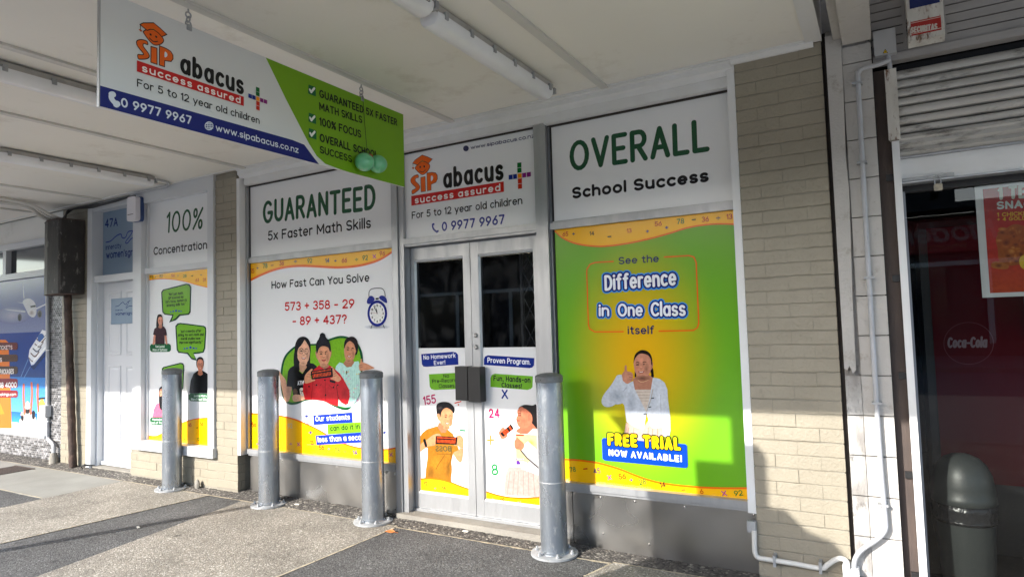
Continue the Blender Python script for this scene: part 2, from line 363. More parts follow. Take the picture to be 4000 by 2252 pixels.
# ------------------------------------------------------------------ stroke lettering and flat print
GL = {
 'A': "0,0 2.5,7 5,0;.9,2.3 4.1,2.3", 'B': "0,0 0,7 2.3,7 @2.3,5.3,1.7,1.7,90,-90 0,3.6;2.3,3.6 @2.4,1.8,2,1.8,90,-90 0,0", 'C': "@2.8,3.5,2.8,3.5,45,315",
 'D': "0,0 0,7 1.8,7 @1.8,3.5,2.9,3.5,90,-90 0,0", 'E': "4,7 0,7 0,0 4,0;0,3.6 3.3,3.6", 'F': "4,7 0,7 0,0;0,3.6 3.3,3.6", 'G': "@2.8,3.5,2.8,3.5,48,345 5.5,3.2 3.2,3.2",
 'H': "0,0 0,7;4.6,0 4.6,7;0,3.6 4.6,3.6", 'I': "0,0 0,7", 'J': "3,7 3,1.6 @1.5,1.6,1.5,1.6,0,-150", 'K': "0,0 0,7;4.2,7 0,2.6;1.5,4.1 4.4,0", 'L': "0,7 0,0 3.8,0",
 'M': "0,0 0,7 3,1.8 6,7 6,0", 'N': "0,0 0,7 4.6,0 4.6,7", 'O': "@2.9,3.5,2.9,3.5,0,360", 'P': "0,0 0,7 2.4,7 @2.4,5.1,1.9,1.9,90,-90 0,3.2", 'Q': "@2.9,3.5,2.9,3.5,0,360;3.6,1.8 5.8,-.4",
 'R': "0,0 0,7 2.4,7 @2.4,5.2,1.8,1.8,90,-90 0,3.4;2,3.4 4.4,0", 'S': "@2.2,5.2,2.1,1.8,30,270 @2.2,1.7,2.2,1.7,90,-150", 'T': "0,7 5,7;2.5,7 2.5,0", 'U': "0,7 0,2.3 @2.3,2.3,2.3,2.3,180,360 4.6,7",
 'V': "0,7 2.5,0 5,7", 'W': "0,7 1.9,0 3.6,6 5.3,0 7.2,7", 'X': "0,0 4.8,7;0,7 4.8,0", 'Y': "0,7 2.4,3.4 4.8,7;2.4,3.4 2.4,0", 'Z': "0,7 4.6,7 0,0 4.6,0",
 'a': "@2,2.5,2,2.5,0,360;4,5 4,0", 'b': "0,7.4 0,0;@2,2.5,2,2.5,0,360", 'c': "@2.1,2.5,2.1,2.5,48,312", 'd': "4,7.4 4,0;@2,2.5,2,2.5,0,360", 'e': ".1,2.5 4,2.5 @2,2.5,2,2.5,0,312",
 'f': "@2.4,5.9,1.2,1.4,60,180 1.2,0;0,5 2.5,5", 'g': "4,5 4,-.2 @2,-.2,2,1.8,0,-150;@2,2.5,2,2.5,0,360", 'h': "0,7.4 0,0;@1.9,3,1.9,2,180,0 3.8,0", 'i': "0,5 0,0;0,6.8 0,6.95", 'j': "1,5 1,-1 @0,-1,1,1,0,-120;1,6.8 1,6.95",
 'k': "0,7.4 0,0;3.3,5 0,1.9;1.2,3 3.5,0", 'l': "0,7.4 0,0", 'm': "0,5 0,0;@1.6,3.2,1.6,1.8,180,0 3.2,0;@4.8,3.2,1.6,1.8,180,0 6.4,0", 'n': "0,5 0,0;@1.9,3,1.9,2,180,0 3.8,0", 'o': "@2.1,2.5,2.1,2.5,0,360",
 'p': "0,5 0,-2;@2,2.5,2,2.5,0,360", 'q': "4,5 4,-2;@2,2.5,2,2.5,0,360", 'r': "0,5 0,0;@1.7,3.2,1.7,1.8,180,65", 's': "@1.6,3.7,1.5,1.3,30,270 @1.6,1.2,1.6,1.2,90,-150", 't': "1.2,6.6 1.2,1.2 @2.3,1.2,1.1,1.2,180,290;0,5 2.6,5",
 'u': "0,5 0,2 @1.9,2,1.9,2,180,360;3.8,5 3.8,0", 'v': "0,5 2,0 4,5", 'w': "0,5 1.5,0 3,4.6 4.5,0 6,5", 'x': "0,0 3.6,5;0,5 3.6,0", 'y': "0,5 2,.2;4,5 1.2,-2", 'z': "0,5 3.6,5 0,0 3.6,0",
 '0': "@2.2,3.5,2.2,3.5,0,360", '1': "0,5.6 1.4,7 1.4,0", '2': "@2.1,4.9,2,2.1,165,-40 0,0 4.3,0", '3': "@1.9,5.3,1.8,1.7,150,-90 @1.9,1.8,2.1,1.8,90,-150", '4': "3.3,0 3.3,7 0,2 4.6,2", '5': "3.8,7 .6,7 .3,3.8 @1.9,2.2,2.1,2.2,125,-150",
 '6': "3.3,7 .5,3.2;@2.1,2.1,2.1,2.1,0,360", '7': "0,7 4.2,7 1.4,0", '8': "@2.1,5.3,1.7,1.7,0,360;@2.1,1.8,2.1,1.8,0,360", '9': "@2.1,4.9,2.1,2.1,0,360;3.7,3.6 .9,0",
 '+': "1.8,1.5 1.8,5.5;0,3.5 3.6,3.5", '-': "0,3 2.8,3", '/': "0,-.5 3,7.5", '.': "0,.1 0,.2", ',': ".4,.3 0,-1", '!': "0,7 0,2.2;0,.1 0,.2", '?': "@1.8,5.3,1.8,1.7,170,-70 1.8,2.2;1.8,.1 1.8,.2", '%': "0,0 5,7;@.9,5.6,.9,1.4,0,360;@4.1,1.4,.9,1.4,0,360",
 "'": "0,7 0,5.6", '"': "0,7 0,5.8;1,7 1,5.8", '&': "4.6,0 .9,5 @1.9,5.6,1.2,1.4,200,-40 .6,2.4 @1.8,1.6,1.8,1.6,150,320 4.4,3", '(': "@2.2,3.2,2.2,4.2,125,235", ')': "@-1,3.2,2.2,4.2,55,-55", '$': "@2,5.2,1.9,1.6,30,270 @2,1.9,2,1.7,90,-150;2,-.6 2,7.6",
 '~': "0,3.5 3.6,3.5;1.8,5.6 1.8,5.8;1.8,1.2 1.8,1.4", '_': ""}          # ~ is a division sign
GLP = {}
def glyph(ch):
    if ch in GLP: return GLP[ch]
    st = []
    for s in GL.get(ch, '').split(';'):
        pts = []
        for t in s.split():
            if t[0] == '@':
                cx, cy, rx, ry, a0, a1 = map(float, t[1:].split(','))
                n = max(4, int(abs(a1 - a0) / 20))
                for k in range(n + 1):
                    a = radians(a0 + (a1 - a0) * k / n); q = (cx + rx * cos(a), cy + ry * sin(a))
                    if not pts or abs(q[0] - pts[-1][0]) + abs(q[1] - pts[-1][1]) > .03: pts.append(q)
            else:
                q = tuple(map(float, t.split(',')))
                if not pts or abs(q[0] - pts[-1][0]) + abs(q[1] - pts[-1][1]) > .03: pts.append(q)
        if pts: st.append(pts)
    wd = max([p[0] for q in st for p in q], default=2.2)
    GLP[ch] = (st, wd)
    return GLP[ch]

class Print:
    """flat ink shapes on a plane; every call lies a hair above the one before it"""
    STEP = 0.00004
    def __init__(s, plane, h0=0.0008, m='print_ink'):
        s.pl, s.h, s.m = plane, h0, m
        s.v, s.f, s.c = [], [], []
    def up(s, k=1): s.h += s.STEP * k
    def _fill(s, ab, col, h=None):
        h = s.h if h is None else h
        n0 = len(s.v)
        for a, b in ab: s.v.append(s.pl.pt(a, b, h)); s.c.append(col)
        for t in tessellate_polygon([[Vector((a, b, 0)) for a, b in ab]]): s.f.append(tuple(n0 + i for i in t))
    def ab(s, k, pts):
        if isinstance(pts, str): pts = [tuple(map(float, q.split(','))) for q in pts.split()]
        return [s.pl.ab(k, x, y) for x, y in pts]
    @staticmethod
    def smooth(ab, closed=True, n=5):
        N = len(ab); out = []
        rng = range(N) if closed else range(N - 1)
        for i in rng:
            if closed: p = [ab[(i + j - 1) % N] for j in range(4)]
            else: p = [ab[max(i - 1, 0)], ab[i], ab[i + 1], ab[min(i + 2, N - 1)]]
            for k in range(n):
                t = k / n
                out.append(tuple(0.5 * (2 * p[1][d] + (p[2][d] - p[0][d]) * t + (2 * p[0][d] - 5 * p[1][d] + 4 * p[2][d] - p[3][d]) * t * t + (3 * p[1][d] - p[0][d] - 3 * p[2][d] + p[3][d]) * t ** 3) for d in (0, 1)))
        if not closed: out.append(ab[-1])
        return out
    def poly(s, k, pts, col): s.up(); s._fill(s.ab(k, pts), srgb(*col)); return s
    def polyab(s, ab, col): s.up(); s._fill(ab, srgb(*col)); return s
    def blob(s, k, pts, col): s.up(); s._fill(s.smooth(s.ab(k, pts)), srgb(*col)); return s
    def ell(s, k, cx, cy, rx, ry, col, n=28): return s.poly(k, [(cx + rx * cos(2 * pi * i / n), cy + ry * sin(2 * pi * i / n)) for i in range(n)], col)
    def soft(s, k, cx, cy, rx, ry, cin, cout, n=24):
        """a tone that melts into the tone around it, as in a photograph"""
        s.up(); n0 = len(s.v)
        a, b = s.pl.ab(k, cx, cy); s.v.append(s.pl.pt(a, b, s.h)); s.c.append(srgb(*cin))
        for i in range(n):
            a, b = s.pl.ab(k, cx + rx * cos(2 * pi * i / n), cy + ry * sin(2 * pi * i / n)); s.v.append(s.pl.pt(a, b, s.h)); s.c.append(srgb(*cout))
        for i in range(n): s.f.append((n0, n0 + 1 + i, n0 + 1 + (i + 1) % n))
        return s
    def ribbon(s, ab, wd, col, h):
        """a round-ended pen stroke"""
        runs, cur = [], [ab[0]]
        for i in range(1, len(ab)):
            cur.append(ab[i])
            if i < len(ab) - 1:
                d0 = (Vector(ab[i]) - Vector(ab[i - 1])); d1 = (Vector(ab[i + 1]) - Vector(ab[i]))
                if d0.length > 1e-7 and d1.length > 1e-7 and d0.angle(d1) > 0.75: runs.append(cur); cur = [ab[i]]
        runs.append(cur)
        r = wd / 2
        for q in runs:
            q = [Vector(p) for p in q]
            out = [q[0]]
            for p in q[1:]:
                if (p - out[-1]).length > 1e-5: out.append(p)
            q = out
            if len(q) < 2: q = [q[0], q[0] + Vector((1e-4, 0))]
            closed = (q[0] - q[-1]).length < 1e-4 and len(q) > 4
            Lf, Rt = [], []
            for i, p in enumerate(q):
                if closed: a, b = q[i - 1] if i else q[-2], q[i + 1] if i < len(q) - 1 else q[1]
                else: a, b = q[max(i - 1, 0)], q[min(i + 1, len(q) - 1)]
                d = (b - a).normalized(); nn = Vector((-d.y, d.x)); Lf.append(p + nn * r); Rt.append(p - nn * r)
            if closed:
                n0 = len(s.v)
                for p in Lf + Rt: s.v.append(s.pl.pt(p.x, p.y, h)); s.c.append(col)
                m = len(Lf)
                for i in range(m - 1): s.f.append((n0 + i, n0 + i + 1, n0 + m + i + 1, n0 + m + i))
            else:
                n0 = len(s.v); m = len(Lf)
                for p in Lf + Rt: s.v.append(s.pl.pt(p.x, p.y, h)); s.c.append(col)
                for i in range(m - 1): s.f.append((n0 + i, n0 + i + 1, n0 + m + i + 1, n0 + m + i))
                for e, dd, l, rr in ((q[0], q[0] - q[1], 0, m), (q[-1], q[-1] - q[-2], m - 1, 2 * m - 1)):
                    dd = dd.normalized(); a0 = math.atan2(dd.y, dd.x)
                    k0 = len(s.v)
                    for j in range(7):
                        t = a0 - pi / 2 + pi * j / 6
                        s.v.append(s.pl.pt(e.x + r * cos(t), e.y + r * sin(t), h)); s.c.append(col)
                    for j in range(5): s.f.append((k0, k0 + j + 1, k0 + j + 2))
            h += 0.000014
        return h
    def line(s, k, pts, wd, col, smooth=False):
        ab = s.ab(k, pts)
        if smooth: ab = s.smooth(ab, False, 6)
        s.up(); s.ribbon(ab, wd, srgb(*col), s.h); return s
    def loop(s, k, pts, wd, col):
        ab = s.smooth(s.ab(k, pts)); s.up(); s.ribbon(ab + [ab[0]], wd, srgb(*col), s.h); return s
    def text(s, txt, k, p0, p1, ptop, wt, col, gap=1.7, slant=0.0, layers=None, asc=7.0, bounce=0.0):
        """baseline runs p0 -> p1 (the ink fills it exactly), ptop marks the cap height, wt = stroke / cap height"""
        a0, b0 = s.pl.ab(k, *p0); a1, b1 = s.pl.ab(k, *p1); at, bt = s.pl.ab(k, *ptop)
        L = math.hypot(a1 - a0, b1 - b0); ux, uy = (a1 - a0) / L, (b1 - b0) / L
        if a1 < a0: vx, vy = uy, -ux
        else: vx, vy = -uy, ux
        H = abs((at - a0) * vx + (bt - b0) * vy); sy = H / asc
        gap *= 0.5; wt *= 2.0 if wt < .125 else 1.5
        tot, pos, nl = 0.0, [], 0
        for ch in txt:
            if ch == ' ': tot += 2.2; nl += 0.9; pos.append(None); continue
            pos.append((tot, nl)); tot += glyph(ch)[1] + gap; nl += 1
        tot -= gap
        wd = wt * H; hs = s.h; adv = min(wd * 0.9, 0.38 * L / max(1, nl - 1)); sx = (L - adv * (nl - 1)) / max(tot, .8)
        if nl == 1 and tot < .8: sx = sy
        for lay, (lw, lc) in enumerate(layers or [(1.0, col)]):
            s.up(3)
            for i, (ch, x) in enumerate(zip(txt, pos)):
                if x is None: continue
                h = s.h + (i % 2) * 0.000007
                dy = bounce * (1 if i % 2 else -1)
                for q in glyph(ch)[0]:
                    ab = [(a0 + ux * ((x[0] + px + slant * py) * sx + x[1] * adv) + vx * (py + dy) * sy, b0 + uy * ((x[0] + px + slant * py) * sx + x[1] * adv) + vy * (py + dy) * sy) for px, py in q]
                    h = s.ribbon(ab, wd * lw, srgb(*lc), h)
        s.h = hs + s.STEP
        return s
    def build(s, name, parent, m=None):
        me = bpy.data.meshes.new(name); me.from_pydata(s.v, [], s.f)
        ca = me.color_attributes.new('Col', 'FLOAT_COLOR', 'POINT')
        for i, c in enumerate(s.c): ca.data[i].color = (*c, 1)
        me.materials.append(MATS[m or s.m]); me.update()
        bm = bmesh.new(); bm.from_mesh(me)
        want = Vector((0, -1, 0)) if s.pl.axis == 'y' else Vector((1, 0, 0))
        bm.normal_update()
        fl = [f for f in bm.faces if f.normal.dot(want) < 0]
        bmesh.ops.reverse_faces(bm, faces=fl); bm.to_mesh(me); bm.free()
        s.v, s.f, s.c = [], [], []
        return link(bpy.data.objects.new(name, me), parent)

# ================================================================== THE SETTING
def ground_sheet():
    g = MB(); N = 1
    g.quad((-150, -150, -0.13), (150, -150, -0.13), (150, 60, -0.13), (-150, 60, -0.13))
    setting(g.build('ground', 'road_asphalt'))
ground_sheet()
pav = setting(MB().box(-26, 14, -4.6, 0.9, -0.12, -0.012).build('pavement', 'smooth_slab'))
setting(MB().box(-26, 14, -4.78, -4.602, -0.125, 0.004).build('kerb', 'concrete_sill', None, 0.012))
setting(MB().box(-115, 70, -22, -16.5, -0.128, 0.0).build('far_pavement', 'smooth_slab'))

def wob(pts, amp, step=0.05):
    """outline with slightly uneven edges, as cut or cast by hand"""
    out = []
    for i, p in enumerate(pts):
        q = pts[(i + 1) % len(pts)]; a, b = Vector(p), Vector(q); n = max(1, int((b - a).length / step))
        nr = Vector((-(b - a).y, (b - a).x)).normalized() if (b - a).length else Vector((0, 0))
        for k in range(n):
            out.append(tuple(a.lerp(b, k / n) + (nr * random.uniform(-amp, amp) if k else Vector((0, 0)))))
    return out
def slab(name, m, outline, z=0.0, amp=0.003, depth=0.02):
    o = wob(outline, amp)
    g = MB(); top = [g.bm.verts.new((x, y, z)) for x, y in o]; bot = [g.bm.verts.new((x, y, z - depth)) for x, y in o]
    n = len(o)
    for i in range(n): g.bm.faces.new((bot[i], bot[(i + 1) % n], top[(i + 1) % n], top[i]))
    for t in tessellate_polygon([[Vector((x, y, 0)) for x, y in o]]): g.bm.faces.new([top[i] for i in t])
    return g.build(name, m, pav)
Y0, YF = -0.206, -4.59
slab('concrete_slab', 'smooth_slab', [(-12, -0.915), (-6.70, -0.905), (-6.70, Y0), (-12, Y0)], 0.0)
slab('asphalt_patch', 'asphalt_patch', [(-12, YF), (-6.70, YF), (-6.70, -0.925), (-12, -0.935)], -0.001)
slab('aggregate_slab', 'exposed_aggregate', [(-6.688, YF), (-5.9, YF), (-5.53, -1.71), (-5.335, Y0), (-6.688, Y0)], 0.001)
slab('asphalt_strip', 'asphalt_patch', [(-5.888, YF), (-4.06, YF), (-4.56, -1.92), (-4.872, -0.30), (-4.90, Y0), (-5.328, Y0), (-5.52, -1.71)], -0.003)
slab('aggregate_slab', 'exposed_aggregate', [(-4.05, YF), (-3.29, YF), (-3.19, -1.27), (-3.165, Y0), (-4.89, Y0), (-4.862, -0.30), (-4.55, -1.92)], 0.001)
slab('asphalt_patch', 'asphalt_patch', [(-3.278, YF), (-1.95, YF), (-1.575, -0.48), (-1.51, Y0 - .03), (-3.153, Y0 - .022), (-3.18, -1.27)], 0.0)
slab('aggregate_slab', 'exposed_aggregate', [(-1.935, YF), (4, YF), (4, Y0), (-1.495, Y0), (-1.56, -0.48)], 0.001)
# cream packing in the joints
def joint(pts, wd=0.014, z=0.0025):
    g = MB(); P = curve_pts([(x, y, 0) for x, y in pts], 14); L = []
    for i, p in enumerate(P):
        d = (P[min(i + 1, len(P) - 1)] - P[max(i - 1, 0)]).normalized(); n = Vector((-d.y, d.x, 0))
        w0 = wd * random.uniform(0.25, 1.0) / 2
        L.append((g.bm.verts.new(p + n * w0 + Vector((0, 0, z))), g.bm.verts.new(p - n * w0 + Vector((0, 0, z)))))
    for a, b in zip(L, L[1:]): g.bm.faces.new((a[0], a[1], b[1], b[0]))
    g.build('joint_packing', 'cream_joint', pav)
joint([(-12, -0.203), (-9, -0.205), (-7, -0.204), (-5.4, -0.205), (-4.3, -0.203), (-3.6, -0.204), (-3.16, -0.206)], 0.022)
joint([(-3.16, -0.226), (-2.6, -0.229), (-2.05, -0.233), (-1.5, -0.232)], 0.026)
joint([(-3.283, -4), (-3.185, -1.27), (-3.16, -0.24)], 0.018)
joint([(-5.524, -1.71), (-5.43, -1.0), (-5.332, -0.215)], 0.016)
joint([(-12, -0.925), (-9, -0.92), (-6.71, -0.914)], 0.02)
joint([(-1.567, -0.48), (-1.53, -0.35), (-1.503, -0.235)], 0.018)
joint([(-1.5, -0.205), (-0.6, -0.204), (0.6, -0.205)], 0.02)
# rough strip of old asphalt against the shop fronts, rising a little to the wall
def edge_strip():
    g = MB(); nx, ny = 420, 7; xs = [-12 + 14 * i / nx for i in range(nx + 1)]; V = {}
    for i, x in enumerate(xs):
        for j in range(ny + 1):
            t = j / ny; y = Y0 + 0.004 + t * (0.30 - Y0)
            rise = 0.032 * min(1, max(0, (-1.5 - x) / 1.6)) * min(1, max(0, (y + 0.2) / 0.2))
            V[i, j] = g.bm.verts.new((x, y + (random.uniform(-.004, .004) if j == 0 else 0), -0.002 + rise + random.uniform(0, 0.006) * (j > 0)))
    for i in range(nx):
        for j in range(ny): g.bm.faces.new((V[i, j], V[i + 1, j], V[i + 1, j + 1], V[i, j + 1]))
    g.build('asphalt_strip', 'rough_asphalt', pav, 0, True)
edge_strip()
gr = MB()
for i in range(9): gr.box(-8.72 + i * 0.047, -8.69 + i * 0.047, -0.62, -0.30, 0.001, 0.007)
gr.box(-8.735, -8.292, -0.645, -0.62, 0.001, 0.008).box(-8.735, -8.292, -0.30, -0.28, 0.001, 0.008)
gr.build('drain_grate', 'iron_grate', pav)

# building mass behind the shop fronts, so that no daylight leaks in
rear = MB(); rear.box(-14, 2.6, 4.0, 4.2, 0, 4.2); setting(rear.build('rear_wall', 'dark_room'))
setting(MB().box(-14, 2.6, 0.40, 4.0, 2.95, 3.05).build('shop_ceiling', 'dark_room'))
setting(MB().box(-14, 2.6, 0.32, 4.0, -0.02, 0.012).build('shop_floor', 'dark_room'))
setting(MB().box(-3.32, -3.28, 0.16, 4.0, 0.012, 2.95).build('partition_wall', 'dark_room'))
setting(MB().box(-1.99, -1.95, 0.16, 4.0, 0.012, 2.95).build('partition_wall', 'dark_room'))
setting(MB().box(-0.25, -0.05, 0.16, 4.0, 0.012, 2.95).build('partition_wall', 'dark_room'))
setting(MB().box(2.4, 2.6, 0.16, 4.0, 0.012, 2.95).build('side_wall', 'dark_room'))
setting(MB().box(-14, 2.6, 0.01, 0.3, 2.98, 4.4).build('upper_wall', 'old_white'))

# ------------------------------------------------------------------ canopy over the pavement
CZ = 2.935
can = thing('canopy', 'pale painted soffit canopy with thin battens running over the whole pavement', 'canopy', (-5, -1.8, CZ))
box('soffit', 'ceiling_paint', can, -14, -0.222, -3.62, -0.06, CZ, CZ + 0.02)
box('roof_deck', 'old_white', can, -14, -0.259, -3.60, 0.009, CZ + 0.12, CZ + 0.16)
box('fascia', 'white_paint', can, -14, -0.224, -3.66, -3.622, 2.876, 3.30, 0.004)
box('edge_board', 'white_paint', can, -0.258, -0.222, -3.62, 0.005, CZ + 0.0205, 3.3015)
box('edge_board', 'white_paint', can, -0.30, -0.219, -3.62, -0.10, CZ - 0.012, CZ - 0.0005, 0.003)
for x in (-1.47, -2.655, -3.80, -4.95, -6.12, -7.28, -8.60, -9.8, -11):
    box('batten', 'batten_paint', can, x - 0.024, x + 0.024, -3.61, -0.112, CZ - 0.015, CZ - 0.0005, 0.003)
def cornice(x0, x1, y=-0.06, parent=can):
    prof = [(y, CZ - 0.001), (y - 0.055, CZ - 0.001), (y - 0.055, CZ - 0.012), (y - 0.038, CZ - 0.020), (y - 0.036, CZ - 0.050), (y - 0.022, CZ - 0.060), (y - 0.012, CZ - 0.085), (y, CZ - 0.085)]
    MB().prism(prof, 'x', x0, x1).build('cornice', 'white_paint', parent, 0.002)
cornice(-5.07, -0.70, -0.06)
MB().prism([(-0.088, CZ - 0.001), (-0.125, CZ - 0.001), (-0.122, CZ - 0.018), (-0.104, CZ - 0.034), (-0.088, CZ - 0.036)], 'x', -0.699, -0.262).build('cornice', 'white_paint', can, 0.002)
box('ceiling_bead', 'white_paint', can, -14, -0.31, -0.135, -0.117, CZ - 0.008, CZ - 0.0006)
MB().prism([(-3.63, 2.845), (-3.63, 2.70), (-3.61, 2.70), (-3.61, 2.845)], 'x', -3.19, -3.15).build('bracket', 'post_grey', can)
MB().prism([(-3.285, 2.848), (-3.165, 2.848), (-3.165, 2.71)], 'y', -3.64, -3.63).build('bracket', 'post_grey', can)
box('gap_cover', 'timber_dark', can, -0.262, -0.15, -3.66, -0.05, 3.302, 3.33)  # added dark panel, keeps sun from leaking between the two canopies
can2 = thing('canopy', 'higher neighbouring canopy with a white concrete edge beam above the takeaway shop', 'canopy', (1, -1.8, 3.4))
box('roof_deck', 'old_white', can2, -0.17, 5, -3.62, -0.07, 3.45, 3.55)
box('fascia', 'old_white', can2, -0.2235, 5, -3.66, -3.622, 2.876, 3.6)
box('edge_beam', 'old_white', can2, -0.122, 0.012, -3.61, -0.12, 2.865, 3.449, 0.006)
box('edge_trim', 'old_white', can2, -0.165, -0.1225, -3.61, -0.115, 2.905, 3.449, 0.004)

# ------------------------------------------------------------------ brick piers, every brick a part
CO = 0.0746
def brick_mesh(w, h=0.0688, d=0.03):
    g = MB(); n = max(2, int(w / 0.03)); P_ = []
    for i in range(n + 1):
        x = w * i / n; lo, hi = random.uniform(-.0012, .0012), h + random.uniform(-.0016, .0012)
        P_.append([g.bm.verts.new(q) for q in ((x, 0, lo), (x, -d + .0022, lo), (x, -d + random.uniform(0, .0004), lo + .0025), (x, -d + random.uniform(0, .0004), hi - .0025), (x, -d + .0022, hi), (x, 0, hi))])
    for a, b in zip(P_, P_[1:]):
        for k in range(5): g.bm.faces.new((a[k], b[k], b[k + 1], a[k + 1]))
    g.bm.faces.new(P_[0]); g.bm.faces.new(P_[-1])
    return g.mesh('brick', 'beige_paint', 0, False)
BM = {}
def brick_at(parent, x, y, z, wdt, rot=0.0):
    key = round(wdt, 3)
    if key not in BM: BM[key] = brick_mesh(key)
    o = bpy.data.objects.new('brick', BM[key]); COL.objects.link(o); o.parent = parent
    o.matrix_parent_inverse = Matrix.Translation(-Vector(parent.location))
    o.location = (x, y + random.uniform(-0.002, 0.0015), z + random.uniform(-0.002, 0.002)); o.rotation_euler = (random.uniform(-.007, .007), random.uniform(-.006, .006), rot + random.uniform(-.006, .006))
def brick_face(parent, x0, x1, yf, z0, z1, phase=0, bw=0.2265, jn=0.0025):
    k = 0; z = z0
    while z + 0.0685 <= z1 + 0.012:
        off = ((k + phase) % 2) * 0.5 * (bw + jn)
        edges = [x0]; x = x0 + (bw if off == 0 else bw / 2 - jn / 2)
        while x < x1 - 0.045: edges.append(x); x += bw + jn
        edges.append(x1 + jn)
        for a, b in zip(edges, edges[1:]):
            s0 = a if a == x0 else a + jn
            wdt = round(b - s0 if b != x1 + jn else x1 - s0, 3)
            if wdt > 0.03: brick_at(parent, s0, yf + 0.03, z, wdt)
        z += CO; k += 1
def pier(label, x0, x1, yf, z1, z0=0.012, side=None, phase=0):
    p = thing('brick_pier', label, 'pier', ((x0 + x1) / 2, yf + 0.1, 0.0))
    box('mortar_core', 'beige_joint', p, x0 + 0.003, x1 - 0.003, yf + 0.0040, 0.36, -0.01, z1)
    brick_face(p, x0, x1, yf, z0, z1, phase)
    if side:                                     # bricks turned round the corner
        y = yf; k = 0; z = z0
        while z + 0.0685 <= z1 + 0.012:
            wd = round(side if (k + phase) % 2 else side * 0.5 - .004, 3)
            for s0, ww in ([(0, wd)] if wd == side else [(0, wd), (wd + .007, round(side - wd - .007, 3))]):
                if ww > .02: brick_at(p, x1 - 0.028, yf + s0 + 0.001, z, ww, pi / 2)
            z += CO; k += 1
    return p
pier('wide beige painted brick pier to the right of the green poster window', -0.682, -0.226, -0.09, 2.93, 0.02, None, 1)
pier('narrow beige painted brick pier between the 100% window and the GUARANTEED window', -5.392, -5.092, -0.09, 2.93, 0.045, 0.075)
pier('beige painted brick pier behind the black cable box, left of the white door', -8.262, -7.70, -0.04, 2.93, 0.03, 0.06, 1)
sp = thing('brick_wall', 'low beige painted brick wall under the 100% Concentration window', 'wall', (-6.0, 0, 0))
box('mortar_core', 'beige_joint', sp, -6.785, -5.395, -0.0765, 0.30, -0.01, 0.318)
brick_face(sp, -6.79, -5.396, -0.08, 0.035, 0.31, 1)

# ------------------------------------------------------------------ printed content
WHITE = (232, 236, 242); GREEN = (30, 78, 52); INK = (22, 22, 30); NAVY = (28, 50, 120); YEL = (250, 196, 18); ORG = (240, 122, 14); RED = (205, 38, 36); LIME = (132, 186, 36)
def numbers(P, k, items, wt=0.11):
    cols = {'r': (200, 60, 25), 'g': (60, 130, 60), 'n': (50, 55, 110), 'p': (190, 90, 150), 'y': (205, 130, 40), 'd': (70, 50, 40), 'b': (60, 70, 150), 'w': (225, 195, 140)}
    for t, x, y, wpx, hpx, c in items:
        P.text(t, k, (x - wpx / 2, y + hpx / 2), (x + wpx / 2, y + hpx / 2 - wpx * 0.1), (x - wpx / 2, y - hpx / 2), wt, cols[c], 1.2)
def wave(P, k, edge, shift, close, col_in=YEL, col_edge=ORG):
    """a coloured band with an orange rim: edge = wavy side, close = the far corners"""
    E_ = [tuple(map(float, q.split(','))) for q in edge.split()]; C_ = [tuple(map(float, q.split(','))) for q in close.split()]
    for dy, col in ((0, col_edge), (shift, col_in)):
        ab = P.smooth([P.pl.ab(k, x, y + dy) for x, y in E_], False, 6) + [P.pl.ab(k, *c) for c in C_]
        P.polyab(ab, col)
def shades(c, f): return tuple(max(0, min(255, int(v * f))) for v in c)
def face(P, k, cx, cy, w_, h_, skin, tilt=0.0, turn=0.0, smile=1.0, specs=False, teeth=True, brow=(40, 26, 22)):
    """features of a printed photograph of a face: w_, h_ = half width and half height"""
    def q(u, v): return (cx + u * w_ * cos(tilt) - v * h_ * sin(tilt) + turn * w_ * (1 - u * u) * 0.35, cy + u * w_ * sin(tilt) + v * h_ * cos(tilt))
    lite, dk = shades(skin, 1.09), shades(skin, 0.80)
    wm = math.dist(P.pl.ab(k, cx - w_, cy), P.pl.ab(k, cx + w_, cy)) / 2
    x, y = q(0.05, -0.45); P.soft(k, x, y, w_ * .55, h_ * .3, lite, skin)
    for u in (-.5, .5):
        x, y = q(u, 0.22); P.soft(k, x, y, w_ * .3, h_ * .22, shades((skin[0], skin[1] * .93, skin[2] * .92), 1.04), skin)
        x, y = q(u * .86, -.06); P.soft(k, x, y, w_ * .3, h_ * .14, dk, skin)
        P.line(k, [q(u * .86 - .2, -.22), q(u * .86, -.28), q(u * .86 + .2, -.22)], wm * .085, brow, True)
        P.line(k, [q(u * .84 - .14, -.07), q(u * .84 + .14, -.07)], wm * .11, (30, 20, 18))
    x, y = q(.6, .25); P.soft(k, x, y, w_ * .3, h_ * .5, dk, skin)
    x, y = q(0, .15); P.soft(k, x, y, w_ * .2, h_ * .12, lite, skin)
    P.line(k, [q(-.14, .25), q(0, .28), q(.14, .25)], wm * .05, shades(skin, .62), True)
    if smile:
        P.blob(k, [q(-.36, .46), q(0, .50), q(.36, .45), q(.2, .60), q(-.18, .61)], (160, 70, 66))
        if teeth: P.blob(k, [q(-.26, .49), q(0, .52), q(.26, .48), q(.12, .56), q(-.12, .565)], (238, 230, 222))
    else: P.line(k, [q(-.3, .5), q(0, .52), q(.3, .49)], wm * .07, (150, 70, 66))
    x, y = q(0, .95); P.soft(k, x, y, w_ * .6, h_ * .16, dk, skin)
    if specs:
        for u in (-.42, .42):
            e = [q(u + .34 * cos(t * pi / 6), -.06 + .22 * sin(t * pi / 6)) for t in range(12)]
            P.loop(k, e, wm * .05, (70, 60, 60) if specs != 2 else (25, 22, 25))
